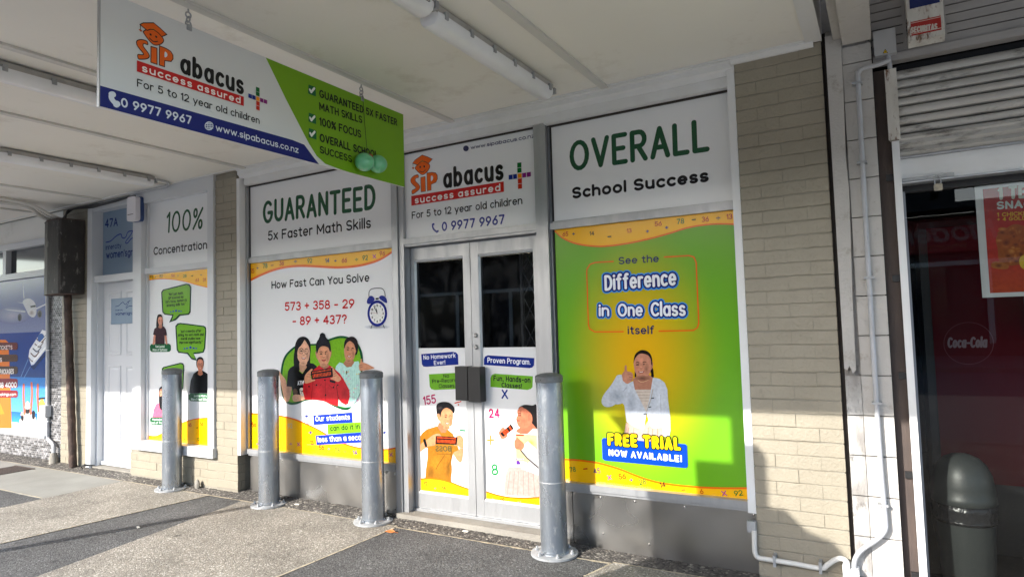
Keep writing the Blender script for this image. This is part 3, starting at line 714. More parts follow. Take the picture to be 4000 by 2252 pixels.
def abacus(P, k, quad, n=13, bead=(226, 96, 40)):
    c = [tuple(map(float, q.split(','))) for q in quad.split()]
    P.poly(k, c, (28, 16, 16))
    def b(u, v):
        t = [c[0][i] + (c[1][i] - c[0][i]) * u for i in (0, 1)]; d = [c[3][i] + (c[2][i] - c[3][i]) * u for i in (0, 1)]
        return (t[0] + (d[0] - t[0]) * v, t[1] + (d[1] - t[1]) * v)
    for i in range(n):
        u0, u1 = .06 + .88 * i / n, .06 + .88 * (i + .72) / n
        for v0, v1 in ((.12, .26), (.42, .54), (.57, .68), (.71, .82)):
            P.poly(k, [b(u0, v0), b(u1, v0), b(u1, v1), b(u0, v1)], shades(bead, random.uniform(.8, 1.1)))
            P.h -= P.STEP
    P.up()

def logo(P, web=True):
    """the learning-centre logo: S, i, P under a mortarboard, the word abacus, a red bar and a plus of coloured squares"""
    k = 'K'; O_ = (238, 118, 22); D_ = (60, 32, 20)
    S_ = "240,530 246,560 215,570 212,600 250,640 262,670 245,705 200,738 176,746 172,708 205,690 214,672 180,640 160,610 162,575 190,545 215,533"
    P.blob(k, S_, O_); P.loop(k, S_, .004, D_)
    I_ = "272,562 322,548 327,716 275,724"; P.poly(k, I_, O_); P.line(k, I_ + " 272,562", .004, D_)
    P_ = "342,510 400,502 440,508 460,535 462,575 445,615 390,638 390,704 345,712"
    P.poly(k, P_, O_); P.line(k, P_ + " 342,510", .004, D_); P.blob(k, "388,545 405,545 412,562 405,588 388,600", WHITE)
    H_ = "208,455 225,425 260,385 300,370 345,390 376,430 350,490 295,530 250,505 225,480"; P.blob(k, H_, O_); P.loop(k, H_, .004, D_)
    C_ = "180,400 205,365 288,306 345,325 402,352 358,405 330,385 290,375 262,392 238,420"; P.poly(k, C_, O_); P.line(k, C_ + " 180,400", .004, D_)
    P.ell(k, 290, 377, 20, 9, (220, 150, 60)); P.line(k, "183,402 186,450", .003, D_); P.poly(k, "186,442 202,453 186,468 170,453", (200, 110, 40))
    P.ell(k, 266, 443, 9, 11, (30, 18, 14)); P.ell(k, 312, 436, 9, 11, (30, 18, 14)); P.line(k, "258,485 290,500 325,475", .004, D_, True)
    P.text('abacus', k, (545, 665), (1192, 568), (668, 462), .155, (20, 20, 24), 2.4)
    P.poly(k, "165,770 1212,605 1215,722 167,880", (205, 42, 42))
    P.text('success assured', k, (212, 850), (1168, 706), (1162, 640), .12, (245, 240, 238), 3.4)
    P.text('For 5 to 12 year old children', k, (176, 1023), (1418, 856), (182, 953), .085, INK, 1.8)
    for q, c in (("1365,395 1412,389 1413,445 1366,450", (18, 120, 62)), ("1366,455 1413,450 1415,502 1368,508", (18, 120, 62)), ("1370,518 1416,513 1417,565 1371,570", (240, 160, 20)), ("1372,575 1418,570 1419,626 1373,630", (205, 60, 36)), ("1373,636 1419,631 1420,685 1374,690", (205, 60, 36)),
                 ("1268,533 1313,527 1315,580 1269,586", (36, 62, 150)), ("1318,526 1362,520 1364,573 1320,579", (36, 62, 150)), ("1421,512 1466,505 1468,557 1423,563", (150, 50, 140)), ("1472,504 1520,497 1521,548 1474,556", (150, 50, 140))): P.poly(k, q, c)

# ================================================================== MAIN SHOP FRONT
G0 = Plane('y', 0.0)
def alu(name, par, x0, x1, z0, z1, y0=-0.03, y1=0.05, m='aluminium', bev=0.0025): return box(name, m, par, x0, x1, y0, y1, z0, z1, bev)
def window_base(label, x0, x1, loc):
    t = thing('shop_window', label, 'window', loc)
    alu('sill', t, x0, x1, 0.363, 0.404, -0.046, 0.06, 'aluminium'); alu('sill_lip', t, x0, x1, 0.345, 0.3625, -0.034, 0.05)
    alu('transom_bar', t, x0, x1, 2.073, 2.118, -0.026, 0.05); alu('transom_lip', t, x0, x1, 2.1185, 2.130, -0.010, 0.05)
    box('head_frame', 'white_paint', t, x0 - .004, x1 + .004, -0.062, 0.05, 2.79, 2.852, 0.004)
    box('head_bead', 'timber_dark', t, x0, x1, -0.012, 0.04, 2.778, 2.789)
    return t
def globe(P, k, cx, cy, r, col):
    c = [(cx + r * cos(t * pi / 8), cy + r * sin(t * pi / 8)) for t in range(16)]; P.loop(k, c, r * .0004, col)
    P.line(k, [(cx - r, cy), (cx + r, cy)], r * .0003, col); P.line(k, [(cx, cy - r), (cx, cy + r)], r * .0003, col)
    for v in (-.5, .5): P.line(k, [(cx - r * .85, cy + v * r), (cx + r * .85, cy + v * r)], r * .0003, col)
    c = [(cx + r * .45 * cos(t * pi / 8), cy + r * sin(t * pi / 8)) for t in range(16)]; P.loop(k, c, r * .0003, col)
    P.poly(k, [(cx + r * .3, cy + r * .2), (cx + r * 1.1, cy + r * .65), (cx + r * .7, cy + r * .75), (cx + r * .55, cy + r * 1.15)], col)

# ---- right window: OVERALL School Success, green poster
RX0, RX1 = -1.925, -0.735
rw = window_base('wide shop window with the OVERALL School Success sign above the green free trial poster', RX0 - .01, -0.727, (-1.33, 0, 0))
alu('jamb', rw, -1.937, -1.921, 0.405, 2.778, -0.018, 0.05, 'aluminium_dark')
box('glazing_gasket', 'black_rubber', rw, -1.9205, -1.912, -0.006, 0.03, 0.405, 2.777)
box('side_frame', 'white_paint', rw, -0.7265, -0.6835, -0.088, 0.05, 0.352, 2.9, 0.003)
up = box('sign_panel', 'vinyl_white', rw, -1.9115, -0.727, 0.0, 0.02, 2.1305, 2.777)
P = Print(G0)
P.text('OVERALL', 'N', (325, 752), (1600, 562), (390, 497), .09, (38, 98, 68), 2.0)
P.text('School Success', 'N', (338, 1018), (1602, 858), (370, 930), .2, (24, 24, 34), 1.9)
P.build('lettering', up)
lp = box('poster_panel', 'green_glow_print', rw, -1.9115, -0.727, 0.0, 0.02, 0.405, 2.0725)
wave(P, 'N', "120,1300 165,1345 235,1405 350,1456 500,1482 650,1484 850,1458 1050,1416 1250,1362 1400,1315 1550,1287 1700,1275 1880,1278", -16, "1880,1120 120,1325")
numbers(P, 'N', [('65', 263, 1365, 48, 36, 'r'), ('+', 341, 1362, 22, 34, 'n'), ('14', 514, 1358, 38, 34, 'd'), ('-', 680, 1384, 26, 60, 'd'), ('13', 866, 1332, 38, 36, 'r'), ('+', 1038, 1338, 24, 36, 'b'), ('56', 1140, 1268, 60, 38, 'r'), ('+', 1220, 1302, 26, 38, 'b'), ('78', 1350, 1245, 62, 42, 'g'), ('-', 1476, 1224, 28, 60, 'd'), ('36', 1584, 1226, 60, 42, 'r'), ('~', 1706, 1214, 34, 40, 'n'), ('13', 1812, 1200, 46, 44, 'r')], .1)
wave(P, 'a', "60,528 120,533 190,537 300,550 380,567 500,603 600,643 700,678 800,702 950,722 1100,733 1250,738 1440,738", 13, "1450,850 60,720")
numbers(P, 'a', [('78', 163, 612, 40, 30, 'g'), ('-', 256, 603, 24, 50, 'r'), ('45', 338, 622, 44, 34, 'n'), ('x', 428, 663, 24, 40, 'p'), ('56', 520, 662, 46, 34, 'r'), ('+', 585, 686, 20, 30, 'b'), ('28', 667, 700, 44, 36, 'g'), ('14', 812, 722, 36, 34, 'd'), ('-', 962, 754, 22, 50, 'y'), ('6', 1090, 768, 20, 30, 'r'), ('x', 1253, 776, 28, 44, 'p'), ('92', 1356, 782, 56, 34, 'g')], .1)
P.build('printed_bands', lp)
nv = (32, 48, 105)
P.text('See the', 'O', (772, 314), (1140, 292), (795, 255), .10, nv, 1.9)
L3 = lambda c: [(3.1, (60, 150, 225)), (2.2, (24, 42, 128)), (1.0, c)]
P.text('Difference', 'O', (645, 556), (1300, 506), (650, 432), .135, WHITE, 1.3, .03, L3((240, 243, 250)))
P.text('in', 'O', (588, 800), (668, 800), (588, 706), .15, WHITE, 1.3, 0, L3((240, 243, 250)))
P.text('One', 'O', (768, 802), (985, 798), (790, 698), .14, WHITE, 1.3, 0, L3((240, 243, 250)))
P.text('Class', 'O', (1080, 800), (1388, 796), (1105, 684), .135, WHITE, 1.3, 0, L3((240, 243, 250)))
P.text('itself', 'O', (858, 972), (1098, 970), (1045, 905), .10, nv, 1.9)
P.line('O', "715,292 600,298 545,302 495,320 467,365 465,400 480,880 490,925 540,955 600,955 810,953", .0085, (236, 120, 24))
P.line('O', "1198,250 1300,245 1430,237 1475,250 1497,300 1522,870 1510,915 1470,941 1400,943 1148,948", .0085, (236, 120, 24))
P.build('lettering', lp)
sk = (206, 152, 128); k = 'e'
P.m = 'print_photo'
P.blob(k, "400,490 402,420 394,340 410,290 450,262 490,262 530,285 552,340 553,400 562,430 566,495 545,497 530,440 420,440 415,490", (38, 25, 23))
P.poly(k, "430,470 520,470 560,500 575,560 560,610 400,610 385,545 388,505 425,500", shades(sk, .93))
P.blob(k, "392,370 395,400 402,440 420,480 450,504 480,505 515,480 540,440 549,390 545,350 530,310 490,285 440,290 405,320", sk)
P.blob(k, "545,372 558,366 560,395 550,424 543,420", shades(sk, .9))
P.blob(k, "391,378 395,330 410,290 450,261 490,261 530,284 551,330 553,378 546,388 541,342 520,308 480,291 440,293 412,322 398,350", (38, 25, 23))
face(P, k, 465, 392, 74, 108, sk, -.04, -.35, 1, brow=(70, 45, 40))
P.soft(k, 470, 505, 70, 26, shades(sk, .62), shades(sk, .9)); P.line(k, "430,520 462,538 520,520", .003, (225, 190, 150), True)
P.poly(k, "325,890 480,930 520,870 600,920 645,910 655,1012 640,1062 400,1062 310,985", (214, 184, 168))
for a, b in ((350, 330), (395, 380), (520, 515), (560, 548), (600, 604)): P.line(k, [(a, 935), (b, 1050)], .006, (186, 152, 136))
P.poly(k, "398,602 558,602 545,660 502,790 478,760", (214, 202, 190))
for y in (625, 650, 675, 700): P.line(k, [(408 + (y - 602) * .4, y), (552 - (y - 602) * .2, y)], .003, (188, 172, 160))
P.blob(k, "250,478 290,476 312,520 338,560 332,588 300,640 268,700 200,748 140,748 113,710 130,650 195,565 235,500", (204, 209, 217))
P.poly(k, "338,552 388,528 402,600 500,792 528,690 560,496 620,510 660,540 686,600 692,700 710,830 713,960 702,1010 652,1010 642,930 560,942 530,902 505,802 480,952 420,935 330,882 312,742 283,700 300,620", (206, 211, 219))
P.soft(k, 250, 660, 90, 70, (170, 177, 188), (204, 209, 217)); P.soft(k, 620, 690, 50, 130, (222, 226, 232), (206, 211, 219)); P.soft(k, 370, 720, 48, 120, (178, 184, 195), (206, 211, 219)); P.soft(k, 680, 900, 26, 90, (180, 186, 196), (206, 211, 219))
P.line(k, "628,650 630,800 645,930", .005, (190, 196, 206)); P.line(k, "300,620 330,585", .006, (180, 186, 196)); P.line(k, "560,600 545,680 505,795", .006, (186, 180, 172))
for x, y in ((557, 678), (533, 756), (491, 816)): P.line(k, [(x - 9, y), (x + 9, y - 3)], .006, (40, 44, 52))
P.blob(k, "290,480 300,455 312,440 316,400 322,390 331,398 335,440 362,448 382,462 386,490 378,522 350,548 322,546 302,515", shades(sk, .97))
P.line(k, "345,470 378,474", .003, shades(sk, .7)); P.line(k, "345,492 380,496", .003, shades(sk, .7)); P.line(k, "342,514 374,518", .003, shades(sk, .7)); P.soft(k, 325, 505, 30, 36, shades(sk, 1.06), shades(sk, .97))
P.build('printed_portrait', lp)
P.m = 'print_ink'
P.poly(k, "130,1022 840,1076 856,1088 863,1270 848,1283 140,1217 122,1203 116,1038", (24, 82, 205))
P.text('FREE TRiAL', k, (178, 1074), (790, 1118), (186, 992), .215, YEL, 3.0, 0, [(1.75, (30, 60, 40)), (1.0, (252, 212, 30))], bounce=.12)
P.text('NOW AVAiLABLE!', k, (182, 1170), (806, 1226), (186, 1126), .20, WHITE, 3.0, 0, [(1.0, (246, 248, 252))], bounce=.12)
P.build('lettering', lp)
# stainless kick plates with screws
def kick(par, x0, x1, z0=0.0, z1=0.344, y=-0.016, scr=()):
    g = MB(); nx, nz = max(3, int((x1 - x0) / .03)), 9; V = {}
    for i in range(nx + 1):
        for j in range(nz + 1):
            u, v = i / nx, j / nz; x, z = x0 + (x1 - x0) * u, z0 + (z1 - z0) * v
            b = 0.0035 * sin(pi * u) * sin(pi * v) * sin(x * 9 + z * 7) + 0.0025 * sin(pi * u) * sin(x * 21 + 2.5 * sin(z * 9))
            V[i, j] = g.bm.verts.new((x, y + b, z))
    for i in range(nx):
        for j in range(nz): g.bm.faces.new((V[i, j], V[i + 1, j], V[i + 1, j + 1], V[i, j + 1]))
    for a, b in ((V[0, 0], V[0, nz]), (V[nx, 0], V[nx, nz])): g.bm.faces.new((a, b, g.bm.verts.new((b.co.x, .05, b.co.z)), g.bm.verts.new((a.co.x, .05, a.co.z))))
    o = g.build('kick_plate', 'stainless', par, 0, True)
    for x, z in scr: MB().lathe([(0.007, 0), (0.006, 0.003), (0.0, 0.0045)], (0, 0, 0), 10).build('screw', 'brass_lock', o).matrix_local = Matrix.Translation((x, y, z)) @ Matrix.Rotation(pi / 2, 4, 'X')
kick(rw, -1.92, -1.842, scr=()); kick(rw, -1.8385, -1.662, y=-0.013)
kick(rw, -1.66, -0.686, y=-0.019, scr=((-1.64, .325), (-1.41, .325), (-1.1, .325), (-.71, .325), (-1.63, .1), (-1.33, .075)))

# ---- left window: GUARANTEED, poster with the three portraits
lw = window_base('shop window with the GUARANTEED 5x Faster Math Skills sign and the How Fast Can You Solve poster', -5.022, -3.306, (-4.15, 0, 0))
box('side_frame', 'white_paint', lw, -5.088, -5.047, -0.092, 0.06, 0.352, 2.852, 0.003)
alu('jamb', lw, -5.0465, -5.024, 0.405, 2.778, -0.03, 0.05); box('glazing_gasket', 'black_rubber', lw, -5.0235, -5.014, -0.006, 0.03, 0.405, 2.777)
up = box('sign_panel', 'vinyl_white', lw, -5.0135, -3.311, 0.0, 0.02, 2.1305, 2.777)
P = Print(G0)
P.text('GUARANTEED', 'I', (367, 520), (1565, 366), (400, 305), .095, (38, 98, 68), 1.9, bounce=.1)
P.text('5x Faster Math Skills', 'I', (415, 716), (1525, 578), (570, 606), .095, (22, 22, 30), 1.8)
P.build('lettering', up)
lp = box('poster_panel', 'vinyl_white', lw, -5.0135, -3.311, 0.0, 0.02, 0.405, 2.0725)
wave(P, 'I', "160,1200 200,1177 300,1125 400,1081 500,1047 600,1025 700,1014 800,1011 950,1017 1100,1026 1200,1027 1350,1016 1500,986 1650,931 1800,832", -26, "1800,790 160,960")
numbers(P, 'I', [('55', 236, 1056, 44, 44, 'r'), ('+', 296, 1024, 20, 34, 'n'), ('78', 380, 1000, 44, 44, 'g'), ('-', 456, 990, 24, 60, 'y'), ('36', 560, 972, 44, 42, 'r'), ('~', 710, 951, 28, 40, 'n'), ('92', 866, 944, 46, 44, 'g'), ('14', 1058, 942, 40, 42, 'n'), ('+', 1145, 944, 22, 36, 'n'), ('66', 1243, 940, 52, 44, 'r'), ('~', 1376, 930, 28, 40, 'g'), ('92', 1470, 912, 52, 46, 'g'), ('x', 1570, 890, 30, 50, 'p'), ('96', 1657, 866, 52, 44, 'r')])
wave(P, 'J', "120,836 180,837 250,841 350,852 450,875 550,915 640,960 740,1020 850,1064 950,1084 1090,1091 1220,1068", 11, "1220,1210 120,1100")
numbers(P, 'J', [('56', 169, 920, 26, 30, 'r'), ('-', 196, 1053, 14, 40, 'p'), ('92', 425, 928, 28, 30, 'w'), ('~', 430, 1056, 16, 24, 'p'), ('x', 485, 1054, 16, 30, 'p'), ('13', 580, 1046, 18, 26, 'r'), ('56', 648, 1082, 32, 30, 'r'), ('+', 699, 1091, 14, 22, 'p'), ('78', 760, 1101, 32, 30, 'g'), ('-', 815, 1108, 14, 40, 'g'), ('14', 886, 1117, 26, 28, 'b'), ('x', 1140, 1127, 20, 32, 'p')])
for x, y in ((541, 860), (1094, 976), (570, 976)): P.text('+', 'J', (x - 11, y + 16), (x + 11, y + 14), (x - 11, y - 16), .16, (40, 60, 150))
P.line('J', "532,914 590,912", .004, (40, 50, 110)); P.line('J', "545,1060 606,1060", .004, (40, 50, 110))
P.build('printed_bands', lp)
P.text('How Fast Can You Solve', 'I', (455, 1242), (1510, 1163), (458, 1170), .095, (18, 18, 26), 1.8)
P.text('573 + 358 - 29', 'J', (390, 110), (876, 90), (400, 58), .14, RED, 1.7)
P.text('- 89 + 437?', 'J', (445, 213), (822, 200), (520, 158), .14, RED, 1.7)
P.poly('J', "588,853 862,832 867,904 592,921", (36, 70, 185)); P.poly('J', "688,918 940,898 945,972 692,988", LIME); P.poly('J', "606,997 985,969 990,1042 612,1063", (36, 70, 185))
P.text('Our students', 'J', (606, 893), (846, 880), (610, 862), .14, (245, 247, 252), 2.2); P.text('can do it in', 'J', (712, 961), (916, 946), (800, 924), .145, (20, 22, 24), 2.0); P.text('less than a second', 'J', (624, 1041), (975, 1021), (630, 1008), .135, (245, 247, 252), 2.2)
P.build('lettering', lp)
# the printed alarm clock
k = 'J'; P.m = 'print_photo'
P.soft(k, 1040, 228, 90, 16, (150, 152, 158), (226, 229, 234))
P.line(k, "983,20 985,-22 1010,-42 1070,-44 1092,-22 1098,12", .008, (120, 122, 128), True)
P.blob(k, "968,58 974,28 996,8 1018,20 1020,42 990,66", (32, 52, 150)); P.blob(k, "1054,22 1070,6 1096,14 1110,38 1108,60 1076,44", (32, 52, 150))
P.line(k, "1006,212 997,238", .007, (70, 74, 84)); P.line(k, "1080,208 1092,234", .007, (70, 74, 84)); P.poly(k, "1030,24 1052,22 1052,34 1030,36", (40, 42, 50))
P.ell(k, 1042, 133, 70, 93, (28, 44, 140)); P.ell(k, 1042, 133, 58, 78, (40, 60, 165)); P.ell(k, 1042, 133, 54, 73, (236, 236, 234))
for n_ in range(1, 13):
    t = radians(90 - 30 * n_); cx, cy = 1042 + 41 * cos(t), 133 - 56 * sin(t); wn_ = 11 if n_ > 9 else 7
    P.text(str(n_), k, (cx - wn_ / 2, cy + 7), (cx + wn_ / 2, cy + 7), (cx - wn_ / 2, cy - 7), .17, (30, 30, 34), 1.2)
P.line(k, "1042,133 1021,90", .006, (20, 20, 24)); P.line(k, "1042,133 1034,98", .007, (20, 20, 24)); P.line(k, "1042,133 1000,126", .002, (170, 40, 40))
P.build('printed_clock', lp)
# the printed portrait group
k = 'f'; P.m = 'print_ink'
OB = "640,243 735,238 830,215 935,165 1100,120 1250,150 1380,252 1442,420 1440,620 1430,900 1370,1080 1250,1228 1150,1255 1000,1200 850,1122 700,1097 560,1112 420,1167 300,1160 220,1060 186,880 192,620 250,425 400,278 520,248"
P.blob(k, OB, (18, 96, 56))
P.blob(k, "640,270 735,264 840,240 945,195 1100,155 1240,182 1352,272 1408,430 1412,620 1400,890 1340,1060 1235,1195 1150,1215 1010,1165 860,1090 700,1066 555,1080 412,1132 310,1125 250,1040 216,880 222,630 275,445 415,305 525,276", LIME)
P.m = 'print_photo'
s1 = (222, 178, 152); hr = (30, 20, 20)
P.blob(k, "400,340 410,250 450,165 520,131 590,150 630,210 646,300 640,420 632,560 570,640 470,640 398,600 384,480", hr)
P.blob(k, "156,655 192,700 268,800 282,890 352,900 350,980 322,1095 290,1128 250,1108 205,920", s1); P.soft(k, 300, 960, 40, 120, shades(s1, .88), s1)
P.poly(k, "388,575 470,560 472,660 520,700 570,625 632,532 690,545 730,575 752,612 700,700 560,780 545,1032 380,1030 358,900 278,890 300,660 330,610", (26, 25, 29))
P.poly(k, "470,560 480,490 560,520 588,600 520,692 482,660", shades(s1, .85))
P.blob(k, "440,330 470,262 540,180 600,240 630,330 628,430 600,512 560,550 510,540 460,490 440,420", s1)
P.blob(k, "418,430 414,300 440,200 520,138 568,158 548,192 505,262 462,310 442,380 446,430", hr); P.blob(k, "545,160 600,160 641,230 646,345 632,345 618,282 582,220", hr)
face(P, k, 538, 365, 95, 185, s1, .05, .2, 1, 1, brow=(60, 40, 36))
P.blob(k, "368,1055 420,1014 550,1040 556,1092 400,1126", s1); P.text('ATHI', k, (452, 872), (545, 862), (455, 815), .14, (225, 225, 225), 1.2)
P.blob(k, "385,940 420,925 450,985 420,1010 380,985", (120, 96, 80)); P.blob(k, "480,930 530,920 545,1030 495,1025", (216, 208, 196)); P.line(k, "490,955 530,975", .006, (60, 50, 46)); P.line(k, "500,1000 530,950", .005, (60, 50, 46))
s3 = (205, 152, 122)
P.blob(k, "1160,300 1172,192 1240,138 1310,138 1362,200 1372,320 1352,410 1330,410 1290,470 1200,430", (44, 28, 26))
DR = "1090,525 1140,540 1200,602 1272,592 1320,515 1380,508 1412,600 1402,1000 1340,1120 1280,1205 1180,1212 1070,1190 1075,1090 1160,1000 1150,780 1020,650 1040,580"
P.poly(k, DR, (186, 222, 214))
for i in range(9): P.line(k, [(1120 + i * 33, 640 + (i % 3) * 20), (1125 + i * 32, 1150)], .003, (158, 198, 192))
random.seed(3)
for i in range(34):
    x, y = random.uniform(1130, 1385), random.uniform(660, 1120); P.ell(k, x, y, 9, 10, random.choice([(230, 208, 120), (222, 160, 178), (200, 170, 210)]), 8); P.h -= P.STEP
P.up(); P.poly(k, "1148,545 1190,480 1292,480 1318,525 1270,590 1202,600", shades(s3, .88))
P.blob(k, "1160,330 1175,250 1240,192 1310,228 1346,320 1322,420 1280,496 1222,516 1180,470 1164,400", s3)
P.blob(k, "1158,310 1172,215 1240,160 1310,165 1352,240 1356,330 1340,340 1312,250 1250,200 1195,240 1170,300", (44, 28, 26))
face(P, k, 1255, 348, 88, 165, s3, .14, -.1, 1)
P.line(k, "1200,660 1198,700", .009, (24, 24, 26))
P.blob(k, "1388,575 1408,525 1414,482 1424,468 1436,480 1442,522 1500,542 1590,588 1624,612 1560,632 1440,652 1400,648", s3); P.line(k, "1440,560 1400,575", .004, shades(s3, .7)); P.line(k, "1442,590 1402,606", .004, shades(s3, .7))
s2 = (212, 160, 128); jr = (196, 40, 48)
P.poly(k, "780,565 850,612 930,565 1000,610 1090,690 1150,775 1240,945 1247,1050 1222,1158 1185,1176 1120,1140 1075,1085 1065,1195 960,1165 860,1118 700,1093 560,1090 528,960 540,840 600,842 690,760 690,645", jr)
P.poly(k, "800,520 910,520 932,590 862,628 788,585", shades(s2, .82))
P.blob(k, "722,370 745,365 762,440 755,480 735,440", shades(s2, .92)); P.blob(k, "968,345 950,345 940,430 945,455 962,420", shades(s2, .92))
P.blob(k, "740,380 755,470 790,540 850,576 910,545 945,470 958,370 930,285 840,272 770,305", s2)
P.blob(k, "733,335 728,270 745,210 785,150 792,98 828,74 866,95 882,142 926,190 951,262 957,352 942,358 918,300 840,277 782,308 752,386 742,384", (24, 24, 34))
P.soft(k, 830, 190, 60, 80, (44, 44, 58), (24, 24, 34)); P.line(k, "745,290 840,235 950,290", .004, (40, 40, 52), True)
face(P, k, 850, 405, 96, 165, s2, 0, 0, 1, 0, False)
for q in ("700,860 760,905 815,860", "930,870 980,915 1025,870"): P.line(k, q, .005, shades(jr, .7))
P.line(k, "870,640 880,1110", .005, shades(jr, .72)); P.line(k, "690,800 660,1080", .006, shades(jr, .72)); P.line(k, "1045,880 1075,1080", .008, shades(jr, .62)); P.soft(k, 770, 980, 80, 110, shades(jr, 1.14), jr); P.soft(k, 1170, 1000, 60, 130, shades(jr, .84), jr); P.soft(k, 585, 960, 40, 110, shades(jr, .86), jr)
for x, y in ((742, 870), (1003, 908), (870, 797), (880, 1022), (626, 893), (1068, 872)): P.ell(k, x, y, 11, 13, (28, 18, 24), 12)
P.poly(k, "942,790 1030,812 1028,846 944,825", (40, 18, 24))
P.blob(k, "556,800 566,725 615,665 660,625 682,632 672,660 655,690 660,775 715,788 718,800 690,812 622,838 575,846", s2); P.blob(k, "962,600 985,592 1005,625 1040,680 1112,762 1105,800 1062,822 1000,792 958,778 960,762 992,745 986,650", s2)
abacus(P, k, "652,662 985,604 992,745 672,787")
for q in ("595,705 655,715", "590,740 658,745", "1040,690 1000,705", "1055,725 1000,735"): P.line(k, q, .004, shades(s2, .72))
P.m = 'print_photo'; P.build('printed_portraits', lp)
kick(lw, -5.02, -3.42, z0=0.02, y=-0.014, scr=((-4.6, .325), (-3.95, .325), (-3.46, .325), (-4.3, .06)))
kick(lw, -3.418, -3.30, z0=0.02, y=-0.028, scr=((-3.33, .32), (-3.33, .06)))

# ---- shop entrance: header sign, double doors
dr = thing('shop_entrance', 'aluminium double shop doors with the abacus logo sign panel above them', 'door', (-2.63, 0.06, 0.05))
for nm, x0, x1, y0 in (('mullion', -3.302, -3.245, -0.045), ('mullion', -3.2425, -3.196, -0.03), ('mullion', -2.034, -1.985, -0.036), ('mullion', -1.982, -1.939, -0.045)):
    alu(nm, dr, x0, x1, 0.035, 2.845, y0, 0.15)
alu('door_head', dr, -3.1955, -2.0345, 2.082, 2.126, -0.034, 0.12); alu('door_head_lip', dr, -3.1955, -2.0345, 2.066, 2.0815, -0.02, 0.12)
box('head_frame', 'white_paint', dr, -3.30, -1.94, -0.060, 0.05, 2.803, 2.852, 0.004); box('head_bead', 'timber_dark', dr, -3.19, -2.04, -0.012, 0.04, 2.792, 2.8025)
box('door_sill', 'concrete_sill', dr, -3.28, -1.95, -0.085, 0.30, -0.01, 0.052, 0.012)
alu('threshold', dr, -3.194, -2.036, 0.0525, 0.072, 0.03, 0.12)
up = box('sign_panel', 'vinyl_white', dr, -3.1955, -2.0345, 0.0, 0.02, 2.1265, 2.791)
P = Print(G0); logo(P)
P.text('www.sipabacus.co.nz', 'K', (842, 240), (1562, 106), (1128, 150), .125, (36, 36, 110), 1.8); globe(P, 'K', 785, 232, 25, (70, 72, 110))
P.text('0 9977 9967', 'K', (520, 1160), (1215, 1078), (545, 1070), .15, (28, 52, 150), 2.2)
P.line('K', "412,1092 408,1115 418,1142 440,1165 460,1174", .014, (28, 52, 150), True); P.line('K', "408,1092 420,1088", .016, (28, 52, 150)); P.line('K', "455,1176 468,1166", .016, (28, 52, 150))
P.build('lettering', up)
GD = Plane('y', 0.062)
def leaf(x0, x1, g0, g1):
    lf = thing_leaf = MB()
    y0, y1 = 0.045, 0.088
    lf.box(x0, g0, y0, y1, 0.075, 2.062).box(g1, x1, y0, y1, 0.075, 2.062).box(g0 + .0005, g1 - .0005, y0 + .001, y1, 0.075, 0.186).box(g0 + .0005, g1 - .0005, y0 + .001, y1, 1.966, 2.062)
    o = lf.build('door_leaf', 'aluminium', dr, 0.0025)
    mb = MB().prism([(y0 + .0015, 0.1865), (y0 + .017, 0.205), (y1, 0.205), (y1, 0.1865)], 'x', g0 + .001, g1 - .001); mb.build('glazing_bead', 'white_enamel', o)
    MB().prism([(y0 + .0015, 1.9655), (y0 + .015, 1.948), (y1, 1.948), (y1, 1.9655)], 'x', g0 + .001, g1 - .001).build('glazing_bead', 'white_enamel', o)
    MB().prism([(g0 + .0005, y0 + .0015), (g0 + .012, y0 + .016), (g0 + .012, y1), (g0 + .0005, y1)], 'z', 0.206, 1.947).build('glazing_bead', 'aluminium', o)
    MB().quad((g0 + .0125, .0665, 1.2825), (g1 - .0015, .0665, 1.2825), (g1 - .0015, .0665, 1.9475), (g0 + .0125, .0665, 1.9475)).build('glass_pane', 'dark_glass', o)
    return o
lfL = leaf(-3.192, -2.6365, -3.158, -2.700); lfR = leaf(-2.632, -2.040, -2.566, -2.108)
pl = box('poster_panel', 'vinyl_white', lfL, -3.1455, -2.7015, 0.062, 0.074, 0.2055, 1.282)
P = Print(GD); k = 'M'
P.poly(k, "173,58 395,41 420,46 434,62 437,132 210,148 190,146 178,130", (30, 58, 150))
P.text('No Homework', k, (192, 95), (415, 80), (196, 68), .13, (240, 243, 250), 1.8); P.text('Ever!', k, (266, 132), (342, 128), (268, 106), .13, (240, 243, 250), 1.8)
P.poly(k, "228,200 460,188 540,184 545,300 270,311 245,305 234,288", (126, 184, 46))
P.text('No', k, (332, 223), (370, 222), (333, 200), .13, (22, 26, 24), 1.8); P.text('Pre-Recorded', k, (254, 262), (462, 250), (256, 238), .13, (22, 26, 24), 1.7); P.text('Classes.', k, (300, 296), (412, 292), (302, 272), .13, (22, 26, 24), 1.8)
P.text('155', k, (195, 415), (276, 400), (197, 360), .13, (190, 36, 110), 1.6, .05)
P.line(k, "412,404 455,392", .008, (220, 84, 50)); P.ell(k, 437, 416, 5, 6, (220, 84, 50), 12); P.line(k, "450,597 484,599", .012, (20, 140, 90))
P.build('lettering', pl)
P.m = 'print_photo'; k = 'g'; sb = (206, 152, 114); sh = (172, 122, 40)
P.poly(k, "330,470 420,500 492,560 530,660 562,742 496,775 478,850 468,950 472,1105 300,1080 178,1058 186,960 206,820 205,720 118,690 118,590 150,545 200,505 310,472", sh)
P.soft(k, 300, 900, 90, 120, shades(sh, 1.14), sh); P.soft(k, 440, 960, 40, 130, shades(sh, .8), sh); P.soft(k, 240, 1000, 50, 80, shades(sh, .82), sh); P.line(k, "400,800 330,900 300,960", .006, shades(sh, .8)); P.line(k, "480,700 470,840 440,930", .006, shades(sh, .74))
P.poly(k, "330,430 440,470 412,545 360,548 318,482", shades(sb, .86))
